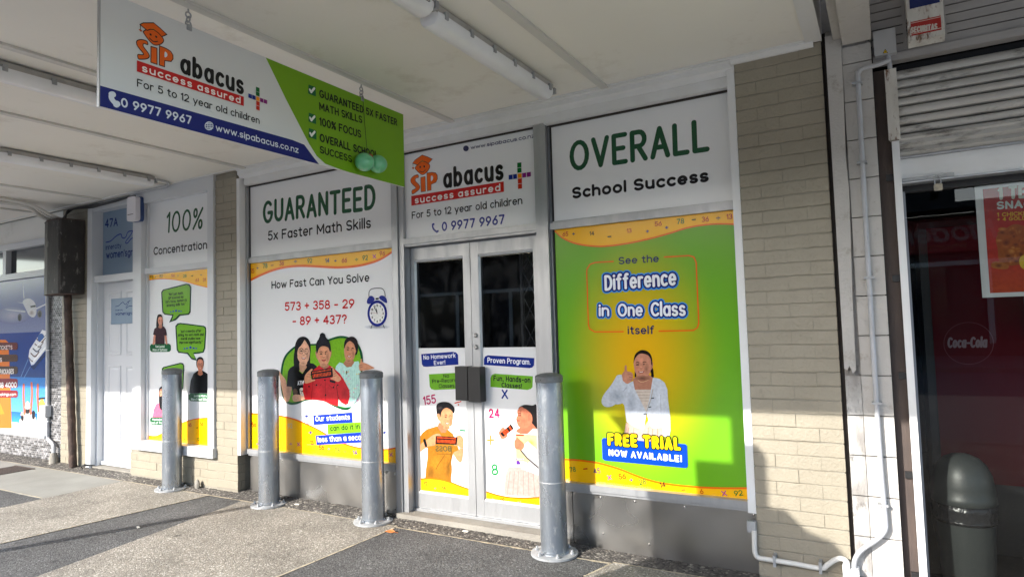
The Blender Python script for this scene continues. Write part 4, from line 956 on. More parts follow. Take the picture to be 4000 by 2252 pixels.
P.blob(k, "308,350 326,326 350,345 348,405 328,402", shades(sb, .93))
P.blob(k, "352,335 390,268 470,278 492,330 488,400 470,450 432,496 390,478 345,425", sb)
P.blob(k, "304,292 312,225 370,198 450,206 505,258 510,312 496,326 472,292 420,264 378,288 357,332 354,368 334,330 312,336", (30, 22, 24))
P.soft(k, 345, 265, 40, 30, (80, 70, 72), (30, 22, 24))
face(P, k, 432, 380, 62, 118, sb, .14, .2, 1)
P.blob(k, "120,690 165,645 205,620 268,572 330,556 362,585 345,602 305,612 296,672 282,690 205,705 120,758", sb)
P.line(k, "170,632 188,692", .024, (30, 28, 32)); P.blob(k, "495,775 562,738 575,700 602,660 612,630 606,800 582,882 545,862 515,815", sb)
P.blob(k, "532,592 572,574 608,612 606,682 580,712 545,695 516,694 505,682 540,672", sb)
abacus(P, k, "300,582 546,596 536,682 294,673", 14)
P.text('BOSS', k, (470, 752), (302, 752), (470, 700), .16, (96, 96, 60), 1.5); P.line(k, "310,785 468,790", .006, shades(sh, .86)); P.line(k, "575,715 630,735 640,770 625,770", .003, (170, 170, 170), True)
P.build('printed_portrait', pl)
P.m = 'print_ink'
wave(P, 'g', "120,1062 180,1056 250,1056 320,1062 400,1078 480,1103 560,1136 640,1165 720,1188", 18, "720,1300 120,1240")
numbers(P, 'g', [('17', 190, 1126, 32, 38, 'd'), ('+', 294, 1175, 20, 30, 'b'), ('14', 395, 1175, 38, 34, 'd')])
P.build('printed_bands', pl)
pl = box('poster_panel', 'vinyl_white', lfR, -2.5535, -2.1095, 0.062, 0.074, 0.2055, 1.282)
P = Print(GD); k = 'M'
P.poly(k, "618,92 626,74 645,66 974,86 972,138 960,152 940,157 617,134", (30, 58, 150)); P.text('Proven Program.', k, (645, 116), (944, 130), (648, 84), .13, (240, 243, 250), 1.8)
P.poly(k, "664,226 672,206 695,196 964,214 962,290 950,304 925,311 664,290", (126, 184, 46)); P.text('Fun, Hands-on', k, (688, 243), (944, 258), (690, 212), .12, (22, 26, 24), 1.8); P.text('Classes!', k, (745, 290), (884, 298), (748, 262), .12, (22, 26, 24), 1.8)
P.line(k, "748,313 784,370", .012, (26, 66, 150)); P.line(k, "781,314 747,368", .012, (26, 66, 150))
P.text('24', k, (658, 504), (726, 504), (660, 450), .12, (190, 36, 110), 1.8); P.line(k, "664,636 665,697", .013, (206, 150, 70)); P.line(k, "643,668 686,664", .013, (206, 150, 70))
P.text('8', k, (678, 910), (716, 906), (680, 842), .13, (20, 150, 80), 1, .1)
P.build('lettering', pl)
P.m = 'print_photo'; k = 'g'; sg = (200, 128, 100)
P.poly(k, "1120,930 1300,935 1470,960 1480,1275 1400,1275 1070,1250 1078,1110 1090,1020", (184, 168, 162))
for a, b in ((1140, 1105), (1190, 1170), (1235, 1225), (1290, 1290), (1345, 1352), (1400, 1420)): P.line(k, [(a, 985), (b, 1250)], .006, (166, 149, 143))
P.blob(k, "1238,262 1300,231 1390,238 1440,245 1450,505 1400,490 1378,400 1382,345 1330,300 1250,292", (36, 28, 28))
P.poly(k, "1275,470 1390,440 1445,505 1345,560 1195,560 1215,515", shades(sg, .94))
P.blob(k, "1222,300 1262,255 1330,288 1385,350 1382,440 1310,495 1262,492 1228,462 1215,425 1208,388 1222,348", sg); P.soft(k, 1300, 420, 60, 50, (208, 116, 90), sg); P.soft(k, 1270, 330, 40, 40, (216, 148, 116), sg)
P.blob(k, "1340,350 1362,335 1378,360 1372,400 1345,412", shades(sg, .92)); P.line(k, "1230,330 1262,328", .005, (50, 32, 30)); P.line(k, "1232,352 1258,352", .006, (40, 24, 22)); P.line(k, "1222,408 1245,412", .006, (150, 62, 60)); P.line(k, "1262,292 1262,370", .003, (60, 40, 38), True)
wk = (206, 206, 205)
P.poly(k, "1175,520 1250,555 1205,620 1210,900 1180,945 1130,925 1120,842 1055,760 1018,640 1020,600 1080,608 1108,640 1140,625 1160,545", wk); P.soft(k, 1170, 780, 40, 130, (172, 172, 174), wk); P.soft(k, 1085, 700, 40, 60, (180, 180, 182), wk)
P.poly(k, "1340,555 1400,500 1450,505 1475,780 1470,1030 1265,955 1280,900 1300,700", wk)
P.poly(k, "1205,558 1442,575 1448,770 1330,905 1210,906", (222, 206, 148)); P.poly(k, "1205,565 1300,568 1298,584 1207,582", (200, 60, 50)); P.poly(k, "1208,838 1300,838 1302,852 1210,852", (110, 60, 140)); P.poly(k, "1212,862 1240,862 1265,905 1212,905", (110, 60, 160)); P.poly(k, "1246,862 1330,880 1330,905 1268,905", (250, 250, 248)); P.soft(k, 1370, 670, 70, 60, (216, 166, 80), (222, 206, 148))
P.text('BOOK B', k, (1222, 850), (1295, 850), (1222, 840), .16, (240, 240, 240), 1.5)
P.poly(k, "1290,690 1340,640 1478,770 1480,960 1400,900 1270,760", wk); P.line(k, "1260,745 1330,830 1470,950", .012, (96, 88, 92)); P.blob(k, "1190,645 1205,622 1218,592 1236,612 1300,675 1275,738 1200,722", sg); P.soft(k, 1370, 760, 50, 40, (226, 226, 226), wk)
P.blob(k, "1012,545 1040,500 1062,486 1082,505 1108,570 1095,600 1050,616 1028,590", sg)
abacus(P, k, "1148,448 1180,500 1062,592 1028,556", 8)
P.build('printed_portrait', pl)
P.m = 'print_ink'
wave(P, 'g', "830,1195 880,1208 960,1234 1040,1254 1120,1268 1200,1274 1300,1277 1400,1275 1500,1268", 18, "1500,1420 830,1330")
numbers(P, 'g', [('~', 948, 1300, 30, 44, 'w'), ('99', 1058, 1308, 42, 40, 'r'), ('x', 1250, 1336, 28, 44, 'p')])
P.build('printed_bands', pl)
# locks on the doors and the black lock covers
for z in (1.372, 1.287):
    o = MB().lathe([(0.0, 0.016), (0.012, 0.016), (0.017, 0.010), (0.018, 0.0)], n=20).build('lock_cylinder', 'brass_lock', lfR, 0, True); o.matrix_local = Matrix.Translation((-2.600, 0.0455, z)) @ Matrix.Rotation(pi / 2, 4, 'X')
box('lock_cover', 'black_steel', lfL, -2.742, -2.637, -0.030, 0.0445, 0.905, 1.150, 0.003); box('lock_cover', 'black_steel', lfR, -2.629, -2.527, -0.030, 0.0445, 0.898, 1.146, 0.003)
# inside, behind the door glass: folding grille and two ceiling tubes
gt = thing('folding_grille', 'dark folding security grille behind the right door pane', 'grille', (-2.2, 0.5, 0.012))
g = MB()
for i in range(4):
    for j in range(9):
        x, z = -2.42 + i * .11, 0.25 + j * .20
        g.tube([(x, .45, z), (x + .11, .45, z + .2)], .004, 5).tube([(x + .11, .455, z), (x, .455, z + .2)], .004, 5)
g.build('lattice', 'post_grey', gt); MB().box(-2.44, -2.42, .44, .47, .012, 2.1).box(-1.99, -1.97, .44, .47, .012, 2.1).build('upright', 'post_grey', gt)
for i, (x, y, z) in enumerate(((-3.0, 3.0, 2.42), (-2.95, 2.2, 2.15))):
    tag(MB().tube([(x, y, z), (x + .5, y, z)], .012, 8).build('ceiling_tube', 'tube_lit'), ('upper', 'lower')[i] + ' thin lit tube seen through the right door pane', 'lamp')

# ================================================================== LEFT: 100% window, white door, travel shop
hw = thing('shop_window', 'white box framed window with the 100% Concentration sign and testimonial poster', 'window', (-6.0, 0, 0.3))
FX0, FX1 = -6.66, -5.398
for nm, b in (('side_frame', (FX0, -6.56, -0.112, 0.05, 0.395, 2.80)), ('side_frame', (-5.485, FX1, -0.112, 0.05, 0.395, 2.80)), ('sill', (FX0 - .01, FX1 + .008, -0.132, 0.05, 0.305, 0.394)), ('head_frame', (FX0, FX1, -0.110, 0.05, 2.801, 2.931)), ('transom_bar', (-6.559, -5.486, -0.075, 0.05, 2.072, 2.128))):
    box(nm, 'white_enamel', hw, *b, 0.004)
box('inner_bead', 'white_enamel', hw, -6.559, -6.535, -0.062, 0.02, 0.395, 2.071, 0.002); box('inner_bead', 'white_enamel', hw, -6.559, -6.535, -0.062, 0.02, 2.129, 2.80, 0.002)
GH = Plane('y', -0.04)
up = box('sign_panel', 'vinyl_white', hw, -6.5345, -5.4865, -0.04, 0.0, 2.1285, 2.80)
P = Print(GH)
P.text('100%', 'F', (728, 498), (1058, 458), (742, 320), .068, (40, 98, 68), 2.6, .06); P.text('Concentration', 'F', (608, 710), (1106, 650), (620, 645), .10, (18, 18, 24), 1.8)
P.build('lettering', up)
lp = box('poster_panel', 'vinyl_white', hw, -6.5345, -5.4865, -0.04, 0.0, 0.395, 2.0715)
k = 'h'
wave(P, k, "40,90 90,82 150,77 220,79 290,88 360,104 430,124 530,147", -5, "530,-5 40,50")
numbers(P, k, [('55', 82, 62, 26, 18, 'd'), ('92', 154, 54, 22, 18, 'd'), ('56', 244, 50, 24, 18, 'r'), ('28', 333, 53, 24, 20, 'g'), ('+', 456, 46, 12, 14, 'n'), ('63', 427, 84, 24, 22, 'r'), ('31', 480, 83, 20, 22, 'r'), ('+', 112, 62, 10, 12, 'n'), ('+', 282, 50, 10, 12, 'n'), ('-', 390, 50, 12, 24, 'd')])
wave(P, k, "40,1255 70,1255 120,1255 180,1225 240,1180 310,1158 400,1130 530,1116", 7, "530,1360 40,1310")
numbers(P, k, [('123', 138, 1275, 24, 22, 'y'), ('45', 373, 1177, 20, 24, 'r'), ('56', 462, 1169, 22, 24, 'r'), ('~', 427, 1198, 12, 18, 'd'), ('12', 437, 1284, 22, 18, 'g'), ('6', 334, 1285, 12, 18, 'r'), ('0', 508, 1282, 10, 18, 'r')])
P.build('printed_bands', lp)
def bubble(pts, inner):
    P.blob(k, pts, (22, 90, 50)); P.blob(k, inner, (132, 186, 46))
def polyr(pts, col): P.poly(k, pts, col)
polyr("155,175 168,155 345,110 368,113 382,135 378,325 366,345 300,352 268,385 215,404 238,352 180,345 163,325", (22, 84, 48)); polyr("164,180 174,164 346,120 362,124 372,140 369,318 358,336 290,342 262,372 236,388 250,342 186,336 172,320", (128, 182, 44))
polyr("262,430 278,410 300,406 478,428 494,440 496,470 488,600 476,630 440,638 402,642 425,692 385,682 350,640 285,632 272,610", (22, 84, 48)); polyr("271,436 286,419 302,416 474,437 485,448 487,470 478,596 468,622 398,630 412,676 385,668 358,630 290,622 281,604", (128, 182, 44))
polyr("160,750 172,738 300,706 322,710 330,730 322,900 308,915 160,900", (22, 84, 48)); polyr("168,756 178,746 300,716 315,720 321,734 314,892 302,905 168,890", (128, 182, 44))
P.build('speech_bubbles', lp)
for t, x0, x1, y0, y1, h in (('"Not just math,', 212, 322, 200, 190, 18), ('SIP boosted my', 210, 322, 229, 218, 18), ("kid's focus, memory &", 190, 346, 257, 242, 18), ('listening skills too."', 198, 338, 285, 270, 18), ('"Just 6 months after', 298, 456, 480, 474, 18), ("joining, my son's math and", 282, 474, 506, 502, 18), ('overall studies have', 304, 450, 534, 531, 18), ('improved significantly."', 294, 464, 562, 560, 18)):
    P.text(t, k, (x0, y0), (x1, y1), (x0, y0 - h), .11, (26, 40, 26), 1.5, .06)
def star(cx, cy, r): polyr([(cx + r * (1 if i % 2 == 0 else .45) * sin(i * pi / 5), cy - r * (1 if i % 2 == 0 else .45) * cos(i * pi / 5)) for i in range(10)], (52, 70, 160))
for x, y, r in ((228, 324, 8), (246, 320, 10), (268, 315, 13), (290, 317, 10), (306, 319, 8), (331, 600, 9), (351, 597, 11), (377, 592, 15), (402, 597, 11), (421, 599, 9)): star(x, y, r)
for q, t1, t2, x0, x1, y0 in (("70,582 80,566 215,563 229,576 229,610 218,624 85,626 72,612", 'Toni Leotoli', '(Mum of Epifania)', 112, 180, 592), ("362,950 375,937 516,940 516,1000 380,996 364,982", 'Jyotika Mistry', '(Mum of Mixed Siblings)', 402, 500, 964), ("72,1130 84,1116 240,1118 240,1178 84,1174 72,1160", 'Maninder Singh', '(Dad of Patwinder)', 90, 215, 1142)):
    polyr(q, (24, 108, 64)); P.text(t1, k, (x0, y0), (x1, y0), (x0, y0 - 15), .12, (214, 228, 218), 1.5); P.text(t2, k, (x0 - 20, y0 + 25), (min(x1 + 20, 514), y0 + 25), (x0 - 20, y0 + 10), .12, (214, 228, 218), 1.5)
P.build('lettering', lp)
P.m = 'print_photo'
def small(hair, skin, topc, hairp, facep, bodyp, fc, arms=None, specs=False):
    P.blob(k, hairp, hair)
    if arms: [P.blob(k, a, skin) for a in arms]
    P.poly(k, bodyp, topc); x, y, a, b = fc
    P.poly(k, [(x - a * .5, y + b * .6), (x + a * .5, y + b * .6), (x + a * .9, y + b * 1.5), (x, y + b * 1.8), (x - a * .9, y + b * 1.5)], shades(skin, .86)); P.blob(k, facep, skin); face(P, k, x, y, a, b, skin, 0, 0, 1, specs)
small((28, 20, 22), (214, 158, 134), (72, 34, 46), "118,430 122,380 132,345 158,345 168,380 168,430 150,445 125,450", "132,385 140,362 160,362 168,390 162,415 150,428 138,415", "105,450 130,432 175,432 192,455 200,500 180,500 182,566 110,566 114,500 94,495", (150, 393, 17, 32), ["100,500 92,560 88,566 106,566 116,500", "182,500 190,560 202,566 196,505"])
small((30, 22, 24), (200, 142, 118), (26, 26, 32), "422,700 430,672 452,662 472,675 478,710 470,740 430,745", "428,720 434,690 452,680 472,692 474,735 462,765 450,772 436,760", "400,790 432,766 470,766 500,785 516,800 516,938 368,935 380,840", (452, 724, 22, 46), None, 2)
small((30, 24, 26), (216, 166, 140), (222, 120, 148), "140,920 150,890 170,888 180,930 172,1000 160,1060 142,1040", "144,930 152,905 172,908 176,950 164,985 150,975", "100,1060 118,1020 140,1008 190,1010 210,1080 205,1118 92,1118", (160, 942, 16, 36))
P.blob(k, "146,965 176,965 172,1040 158,1062 144,1030", (30, 24, 26))
P.build('printed_portraits', lp)

# ---- white panelled door with blue notices
wd_ = thing('panelled_door', 'white six panel door under the 47A glass, with a blue notice', 'door', (-7.2, 0.06, 0.0))
box('side_frame', 'white_enamel', wd_, -7.69, -7.60, -0.058, 0.12, 0.01, 2.93, 0.004); box('side_frame', 'white_enamel', wd_, -6.80, -6.664, -0.06, 0.12, 0.01, 2.93, 0.004)
box('head_frame', 'white_enamel', wd_, -7.599, -6.801, -0.052, 0.12, 2.845, 2.93, 0.003); box('transom_bar', 'white_enamel', wd_, -7.599, -6.801, -0.03, 0.12, 2.045, 2.118, 0.004)
box('inner_stop', 'white_enamel', wd_, -7.5995, -7.575, 0.0, 0.1, 0.03, 2.044, 0.002)
pane = box('transom_pane', 'blue_tint', wd_, -7.599, -6.801, 0.06, 0.07, 2.1185, 2.8445)
GA = Plane('y', 0.06); P = Print(GA); bl = (34, 62, 130)
P.text('47A', 'F', (150, 450), (262, 435), (205, 375), .15, bl, 1.8)
P.line('F', "155,595 200,582 240,545 275,522 300,520 305,545 325,556 345,540 355,510 372,492 410,485", .012, (30, 60, 160), True); P.line('F', "410,485 385,530 350,575 340,600 360,600 395,560 440,548 520,560", .012, (30, 60, 160), True)
P.text('innercity', 'F', (154, 664), (298, 645), (154, 622), .09, bl, 1.6); P.text("women'sgroup", 'F', (160, 745), (498, 705), (250, 675), .13, bl, 1.5)
P.build('lettering', pane)
lf = box('door_leaf', 'white_enamel', wd_, -7.574, -6.805, 0.06, 0.10, 0.045, 2.044, 0.003)
def door_panel(x0, x1, z0, z1):
    g = MB(); y = 0.0585; d = 0.022
    for a, b, c_ in ((0, .014, y - .006), (.014, .03, y + .004)): pass
    o0 = [(x0, z0), (x1, z0), (x1, z1), (x0, z1)]; rings = []
    for ins, yy in ((0, 0.0594), (.005, .0500), (.018, .0500), (.030, .0590), (.050, .0535)):
        rings.append([g.bm.verts.new((x, yy, z)) for x, z in ((x0 + ins, z0 + ins), (x1 - ins, z0 + ins), (x1 - ins, z1 - ins), (x0 + ins, z1 - ins))])
    for a, b in zip(rings, rings[1:]):
        for i in range(4): g.bm.faces.new((a[i], a[(i + 1) % 4], b[(i + 1) % 4], b[i]))
    g.bm.faces.new(rings[-1]); g.build('door_panel', 'white_enamel', lf)
for x0, x1 in ((-7.47, -7.22), (-7.13, -6.88)):
    for z0, z1 in ((0.20, 0.62), (0.73, 1.13), (1.24, 1.62), (1.72, 1.94)): door_panel(x0, x1, z0, z1)
ntc = box('notice', 'blue_tint', lf, -7.40, -6.86, 0.046, 0.0498, 1.58, 1.86)
P = Print(Plane('y', 0.046)); 
P.line('F', "245,1200 275,1192 300,1168 318,1160 330,1175 345,1180 358,1160 372,1150 385,1142", .006, (30, 50, 130), True); P.line('F', "372,1150 360,1185 345,1205 350,1215 375,1195 420,1198", .006, (30, 50, 130), True)
P.text('innercity', 'F', (246, 1242), (315, 1238), (246, 1228), .1, bl, 1.5); P.text("women'sgroup", 'F', (246, 1282), (445, 1272), (246, 1256), .13, bl, 1.4); P.build('lettering', ntc)
box('weather_bar', 'white_enamel', wd_, -7.574, -6.805, 0.035, 0.0595, 0.05, 0.085, 0.003); box('door_step', 'concrete_sill', wd_, -7.60, -6.79, -0.04, 0.3, -0.01, 0.04, 0.008)
box('gap_filler', 'white_enamel', wd_, -7.702, -7.691, -0.035, 0.1, 0.01, 2.93)

# ---- travel shop at the far left
ts = thing('shop_window', 'travel shop window with aeroplane, cruise ship and beach family poster', 'window', (-10, 0, 0.3))
box('sill', 'white_enamel', ts, -13, -8.66, -0.03, 0.1, 0.27, 0.305, 0.004); box('side_frame', 'aluminium', ts, -8.69, -8.66, -0.012, 0.1, 0.3055, 2.20, 0.002)
box('transom_bar', 'white_enamel', ts, -13, -8.60, -0.04, 0.1, 2.20, 2.275, 0.004); box('head_frame', 'white_enamel', ts, -13, -8.28, -0.05, 0.1, 2.575, 2.655, 0.006); box('bulkhead', 'ceiling_paint', ts, -13, -8.264, -0.03, 0.1, 2.6555, 2.934)
for x in (-9.70, -10.9, -12.1): box('transom_mullion', 'white_enamel', ts, x - .04, x + .04, -0.04, 0.1, 2.2755, 2.5745, 0.004)
for x0, x1 in ((-9.655, -8.60), (-10.855, -9.745), (-12.05, -10.945)): box('transom_pane', 'far_glass', ts, x0, x1, 0.02, 0.03, 2.2755, 2.5745)
pp = box('poster_panel', 'sign_sheet', ts, -13, -8.6905, 0.0, 0.02, 0.3055, 2.199)
P = Print(G0, m='print_photo'); k = 'd'
ab0 = lambda z0, z1, c: P.polyab([(-13, z0), (-8.691, z0), (-8.691, z1), (-13, z1)], c)
def vgrad(z0, z1, c0, c1, x0=-13, x1=-8.691):
    P.up(); n0 = len(P.v)
    for a, b, c in ((x0, z0, c0), (x1, z0, c0), (x1, z1, c1), (x0, z1, c1)): P.v.append(P.pl.pt(a, b, P.h)); P.c.append(srgb(*c))
    P.f.append((n0, n0 + 1, n0 + 2, n0 + 3))
vgrad(1.53, 2.199, (140, 146, 176), (36, 64, 138)); vgrad(0.98, 1.53, (40, 76, 136), (28, 70, 150)); vgrad(0.55, 0.98, (112, 176, 226), (62, 138, 206)); vgrad(0.42, 0.55, (70, 166, 200), (40, 116, 178)); vgrad(0.3055, 0.42, (232, 222, 206), (238, 230, 216))
P.soft(k, 90, 330, 120, 60, (170, 170, 188), (122, 128, 162))
W_ = (196, 196, 202)
P.poly(k, "30,283 180,295 180,308 60,292", (190, 192, 200)); P.poly(k, "330,242 250,278 255,288 332,250", (205, 206, 214)); P.poly(k, "162,100 174,205 168,210", (200, 204, 214)); P.poly(k, "118,234 165,238 165,244", (190, 194, 204))
P.blob(k, "162,235 176,214 212,210 245,235 258,280 256,320 236,342 205,325 182,280", W_); P.soft(k, 225, 310, 24, 26, (150, 140, 138), (214, 212, 214)); P.poly(k, "214,262 250,254 254,268 218,274", (40, 42, 56)); P.ell(k, 140, 342, 14, 27, (96, 96, 108)); P.ell(k, 139, 344, 9, 20, (26, 28, 36)); P.ell(k, 281, 317, 17, 28, (120, 118, 124)); P.ell(k, 282, 318, 11, 20, (50, 50, 58))
P.build('printed_aeroplane', pp)
P.poly(k, "300,430 332,440 332,560 240,675 222,680 203,620 210,570", (226, 228, 232)); P.poly(k, "215,690 245,676 332,570 332,600 240,712", (24, 56, 110))
for i in range(6): P.line(k, [(206 + i * 14, 628 - i * 33), (232 + i * 16, 652 - i * 34), (262 + i * 15, 620 - i * 34)], .018, ((150, 140, 140), (120, 96, 90), (90, 96, 116))[i % 3], True)
P.blob(k, "268,480 290,455 312,470 300,505 275,510", (70, 110, 170)); P.line(k, "250,560 330,470", .012, (246, 246, 246)); P.line(k, "238,650 332,545", .02, (244, 244, 246)); P.line(k, "150,760 200,640", .012, (120, 160, 205)); P.line(k, "170,770 215,690", .01, (120, 160, 205))
P.build('printed_ship', pp)
sf = (206, 120, 92)
for x, y, s_, hat in ((196, 1010, 30, (236, 232, 226)), (298, 990, 32, (222, 178, 96)), (238, 1050, 20, (30, 28, 34)), (160, 1060, 20, (226, 170, 160))):
    P.blob(k, [(x - s_ * .8, y), (x + s_ * .8, y), (x + s_, y + s_ * 2), (x + s_ * .9, 1108), (x - s_ * .9, 1108), (x - s_, y + s_ * 2)], (240, 234, 232))
    if s_ > 25:
        P.line(k, [(x - s_ * .7, y + 10), (x - s_ * .95, 900), (x - s_ * .9, 822)], .05, sf, True); P.line(k, [(x + s_ * .7, y + 10), (x + s_ * 1.05, 890), (x + s_ * .95, 812)], .05, sf, True)
    P.blob(k, [(x - s_ * .4, y - 30), (x + s_ * .4, y - 30), (x + s_ * .42, y + 8), (x - s_ * .42, y + 8)], (50, 36, 34)); P.blob(k, [(x - s_ * .6, y - 26), (x - s_ * .3, y - 70 if s_ > 25 else y - 48), (x + s_ * .3, y - 70 if s_ > 25 else y - 48), (x + s_ * .6, y - 26)], hat)
P.line(k, "276,916 318,912", .02, (34, 30, 32)); P.build('printed_family', pp)
P.m = 'print_ink'
for z0, z1, c, t, xa in ((535, 585, (130, 48, 40), 'AIR TICKETS', 88), (620, 668, (120, 60, 40), 'TOURS', 14), (703, 755, (70, 58, 44), 'PACKAGES', 98), (782, 842, (150, 40, 44), '818 4000', 118), (862, 905, (150, 40, 44), 'booking.com', 118)): pass
P.poly(k, "-300,500 40,500 62,520 78,900 84,1125 -300,1125", (214, 128, 34)); P.poly(k, "-200,950 0,940 34,1025 -200,1030", (240, 150, 30))
for y0, y1, c in ((520, 572, (112, 30, 28)), (605, 655, (96, 62, 28)), (688, 742, (88, 62, 30)), (775, 840, (140, 30, 34)), (858, 908, (140, 34, 34))): P.poly(k, [(-300, y0), (118, y0 - 1), (127, y0 + 8), (127, y1 - 8), (118, y1), (-300, y1)], c)
P.text('AIR TICKETS', k, (-50, 568), (88, 566), (88, 542), .16, (225, 220, 216), 1.8); P.text('TOURS', k, (-62, 655), (14, 654), (14, 630), .16, (225, 220, 216), 1.8); P.text('PACKAGES', k, (2, 740), (98, 738), (98, 708), .17, (225, 220, 216), 1.5); P.text('818 4000', k, (-18, 836), (118, 834), (118, 802), .17, (235, 232, 230), 1.5); P.text('bookings.com', k, (-20, 895), (116, 894), (116, 876), .15, (230, 220, 216), 1.6)
P.build('lettering', pp)
# tiny mosaic bricks: too small to count, one part
def mosaic(x0, x1, z0, z1, parent, yf=-0.012):
    vs, fs, cs = [], [], []
    tw, th, jn = 0.043, 0.0215, 0.004; r = 0; z = z0
    while z < z1:
        x = x0 - (r % 2) * (tw + jn) / 2
        while x < x1:
            a, b = max(x, x0), min(x + tw, x1)
            if b - a > .006:
                n = len(vs); g = random.choice((.07, .10, .14, .19, .24, .31)); c = (g, g * .99, g * 1.02, 1); y = yf - random.uniform(0, .002); zt = min(z + th, z1)
                vs += [(a, y, z), (b, y, z), (b, y, zt), (a, y, zt), (a, yf + .006, z), (b, yf + .006, z), (b, yf + .006, zt), (a, yf + .006, zt)]
                fs += [(n, n + 1, n + 2, n + 3), (n, n + 4, n + 5, n + 1), (n + 1, n + 5, n + 6, n + 2), (n + 3, n + 2, n + 6, n + 7), (n, n + 3, n + 7, n + 4)]; cs += [c] * 8
            x += tw + jn
        z += th + jn; r += 1
    me = bpy.data.meshes.new('mosaic_tiles'); me.from_pydata(vs, [], fs); ca = me.color_attributes.new('Col', 'FLOAT_COLOR', 'POINT')
    for i, c in enumerate(cs): ca.data[i].color = c
    me.materials.append(MATS['mosaic']); o = link(bpy.data.objects.new('mosaic_tiles', me), parent); o['kind'] = 'stuff'
mw_ = thing('mosaic_wall', 'grey mosaic tiled pilaster and low wall round the travel shop window', 'wall', (-9.5, 0, 0))
box('backing', 'old_white', mw_, -13, -8.263, -0.0085, 0.1, -0.01, 0.2695); box('backing', 'old_white', mw_, -8.6595, -8.263, -0.0085, 0.1, 0.2697, 2.5745)
mosaic(-11.2, -8.265, 0.03, 0.262, mw_); mosaic(-8.655, -8.265, 0.2735, 2.57, mw_)

# ---- black cable box, downpipe, conduits and cables
cb = thing('cable_box', 'tall weathered black cable box high on the left brick pier', 'box', (-7.95, -0.2, 1.93))
MB().prism([(-8.262, -0.05), (-8.262, -0.19), (-8.235, -0.24), (-8.04, -0.30), (-7.80, -0.30), (-7.775, -0.285), (-7.762, -0.05)], 'z', 1.935, 2.75).build('case', 'weathered_black', cb, 0.006)
for z in (1.93, 2.7505): MB().prism([(-8.265, -0.052), (-8.265, -0.192), (-8.238, -0.243), (-8.042, -0.304), (-7.798, -0.304), (-7.772, -0.288), (-7.759, -0.052)], 'z', z, z + .012 if z > 2 else z + .0045).build('end_plate', 'rusty_black', cb)
for z in (2.78 - .06, 2.42): MB().tube([(-8.27, -0.13, z), (-8.27, -0.13, z + .04)], .028, 12).build('hinge', 'weathered_black', cb)
lab = box('label_plate', 'old_white', cb, -8.12, -8.03, -0.290, -0.284, 2.37, 2.46); lab.matrix_local = lab.matrix_local
pipe = MB(); N_ = 26
pipe.tube([(-8.02 + 0.155 * (i / N_) + .004 * sin(i * 1.7), -0.10, 1.94 - 1.92 * i / N_) for i in range(N_ + 1)], [.038 + .003 * (i % 2) for i in range(N_ + 1)], 14)
tag(pipe.build('downpipe', 'rusty_black', None, 0, True), 'rusty dark pipe running down the brick from the cable box', 'pipe')
lc = thing('conduit', 'thin grey conduit with junction box on the mosaic pilaster by the travel window', 'conduit', (-8.57, -0.03, 0))
MB().tube(curve_pts([(-8.615, -.035, 2.02), (-8.60, -.035, 1.6), (-8.575, -.035, .97), (-8.565, -.035, .34), (-8.535, -.04, .275), (-8.43, -.05, .235), (-8.385, -.055, .20), (-8.372, -.06, .12)], 6), .021, 8).build('tube', 'conduit_grey', lc, 0, True)
box('junction_box', 'white_enamel', lc, -8.655, -8.525, -.085, -.02, .535, .665, .006); MB().tube([(-8.375, -.06, .13), (-8.36, -.065, .065), (-8.335, -.075, 0.004)], [.032, .045, .05], 12).build('collar', 'concrete_sill', lc, 0, True)
for z in (1.3, .47): box('saddle', 'galvanised_dull', lc, -8.63, -8.53, -.05, -.012, z, z + .018, .003)
ceil_c = thing('cable_run', 'three pale conduits along the ceiling running into the black cable box', 'conduit', (-8.0, -1.2, CZ))
for i, (x, r) in enumerate(((-7.90, .016), (-7.95, .012), (-8.03, .022))):
    MB().tube(curve_pts([(x, -2.4, CZ - r - .012), (x, -1.2, CZ - r - .012), (x, -.75, CZ - r - .012), (x - .02, -.50, CZ - .05), (x - .03 - i * .03, -.34, CZ - .12), (x - .04 - i * .04, -.22, 2.78)], 6), r, 8).build('tube', 'conduit_white', ceil_c, 0, True)
box('ceiling_rail', 'conduit_white', ceil_c, -8.10, -8.065, -2.4, -.42, CZ - .05, CZ - .012, .004)
bc = MB()
for i in range(6): bc.tube(curve_pts([(-7.97 + i * .02, -.20, 2.76), (-7.93 + i * .015, -.14 - .01 * i, 2.86), (-7.80, -.115 - .008 * i, 2.895 - .004 * i), (-7.5, -.10, 2.885 + .005 * i - (i % 3) * .012), (-7.15, -.095, 2.895 - (i % 2) * .012), (-6.80, -.095, 2.90), (-6.66, -.10, 2.895)], 5), .009, 6)
tag(bc.build('cable_bundle', 'black_cable', None, 0, True), 'sagging bundle of black cables under the ceiling above the white door', 'cable')
sb_ = thing('siren_box', 'white oval alarm unit above the white door, beside the 100% window', 'alarm', (-6.6, -0.16, 2.75))
MB().prism(rect_rounded(-6.69, -6.535, 2.615, 2.865, .03), 'y', -.185, -.135).build('cover', 'white_plastic', sb_, .008, False, 2); MB().prism(rect_rounded(-6.685, -6.52, 2.61, 2.868, .03), 'y', -.1345, -.105).build('back_plate', 'sensor_blue', sb_); box('slot', 'black_rubber', sb_, -6.675, -6.575, -.1865, -.1845, 2.68, 2.686)
tag(MB().tube(curve_pts([(-6.72, -.13, 2.905), (-6.55, -.13, 2.912), (-6.2, -.13, 2.914), (-6.06, -.14, 2.916), (-5.95, -.22, 2.918), (-5.93, -.40, 2.92)], 5), .011, 8).build('conduit', 'conduit_grey', None, 0, True), 'short grey conduit at the ceiling above the 100% window', 'conduit')

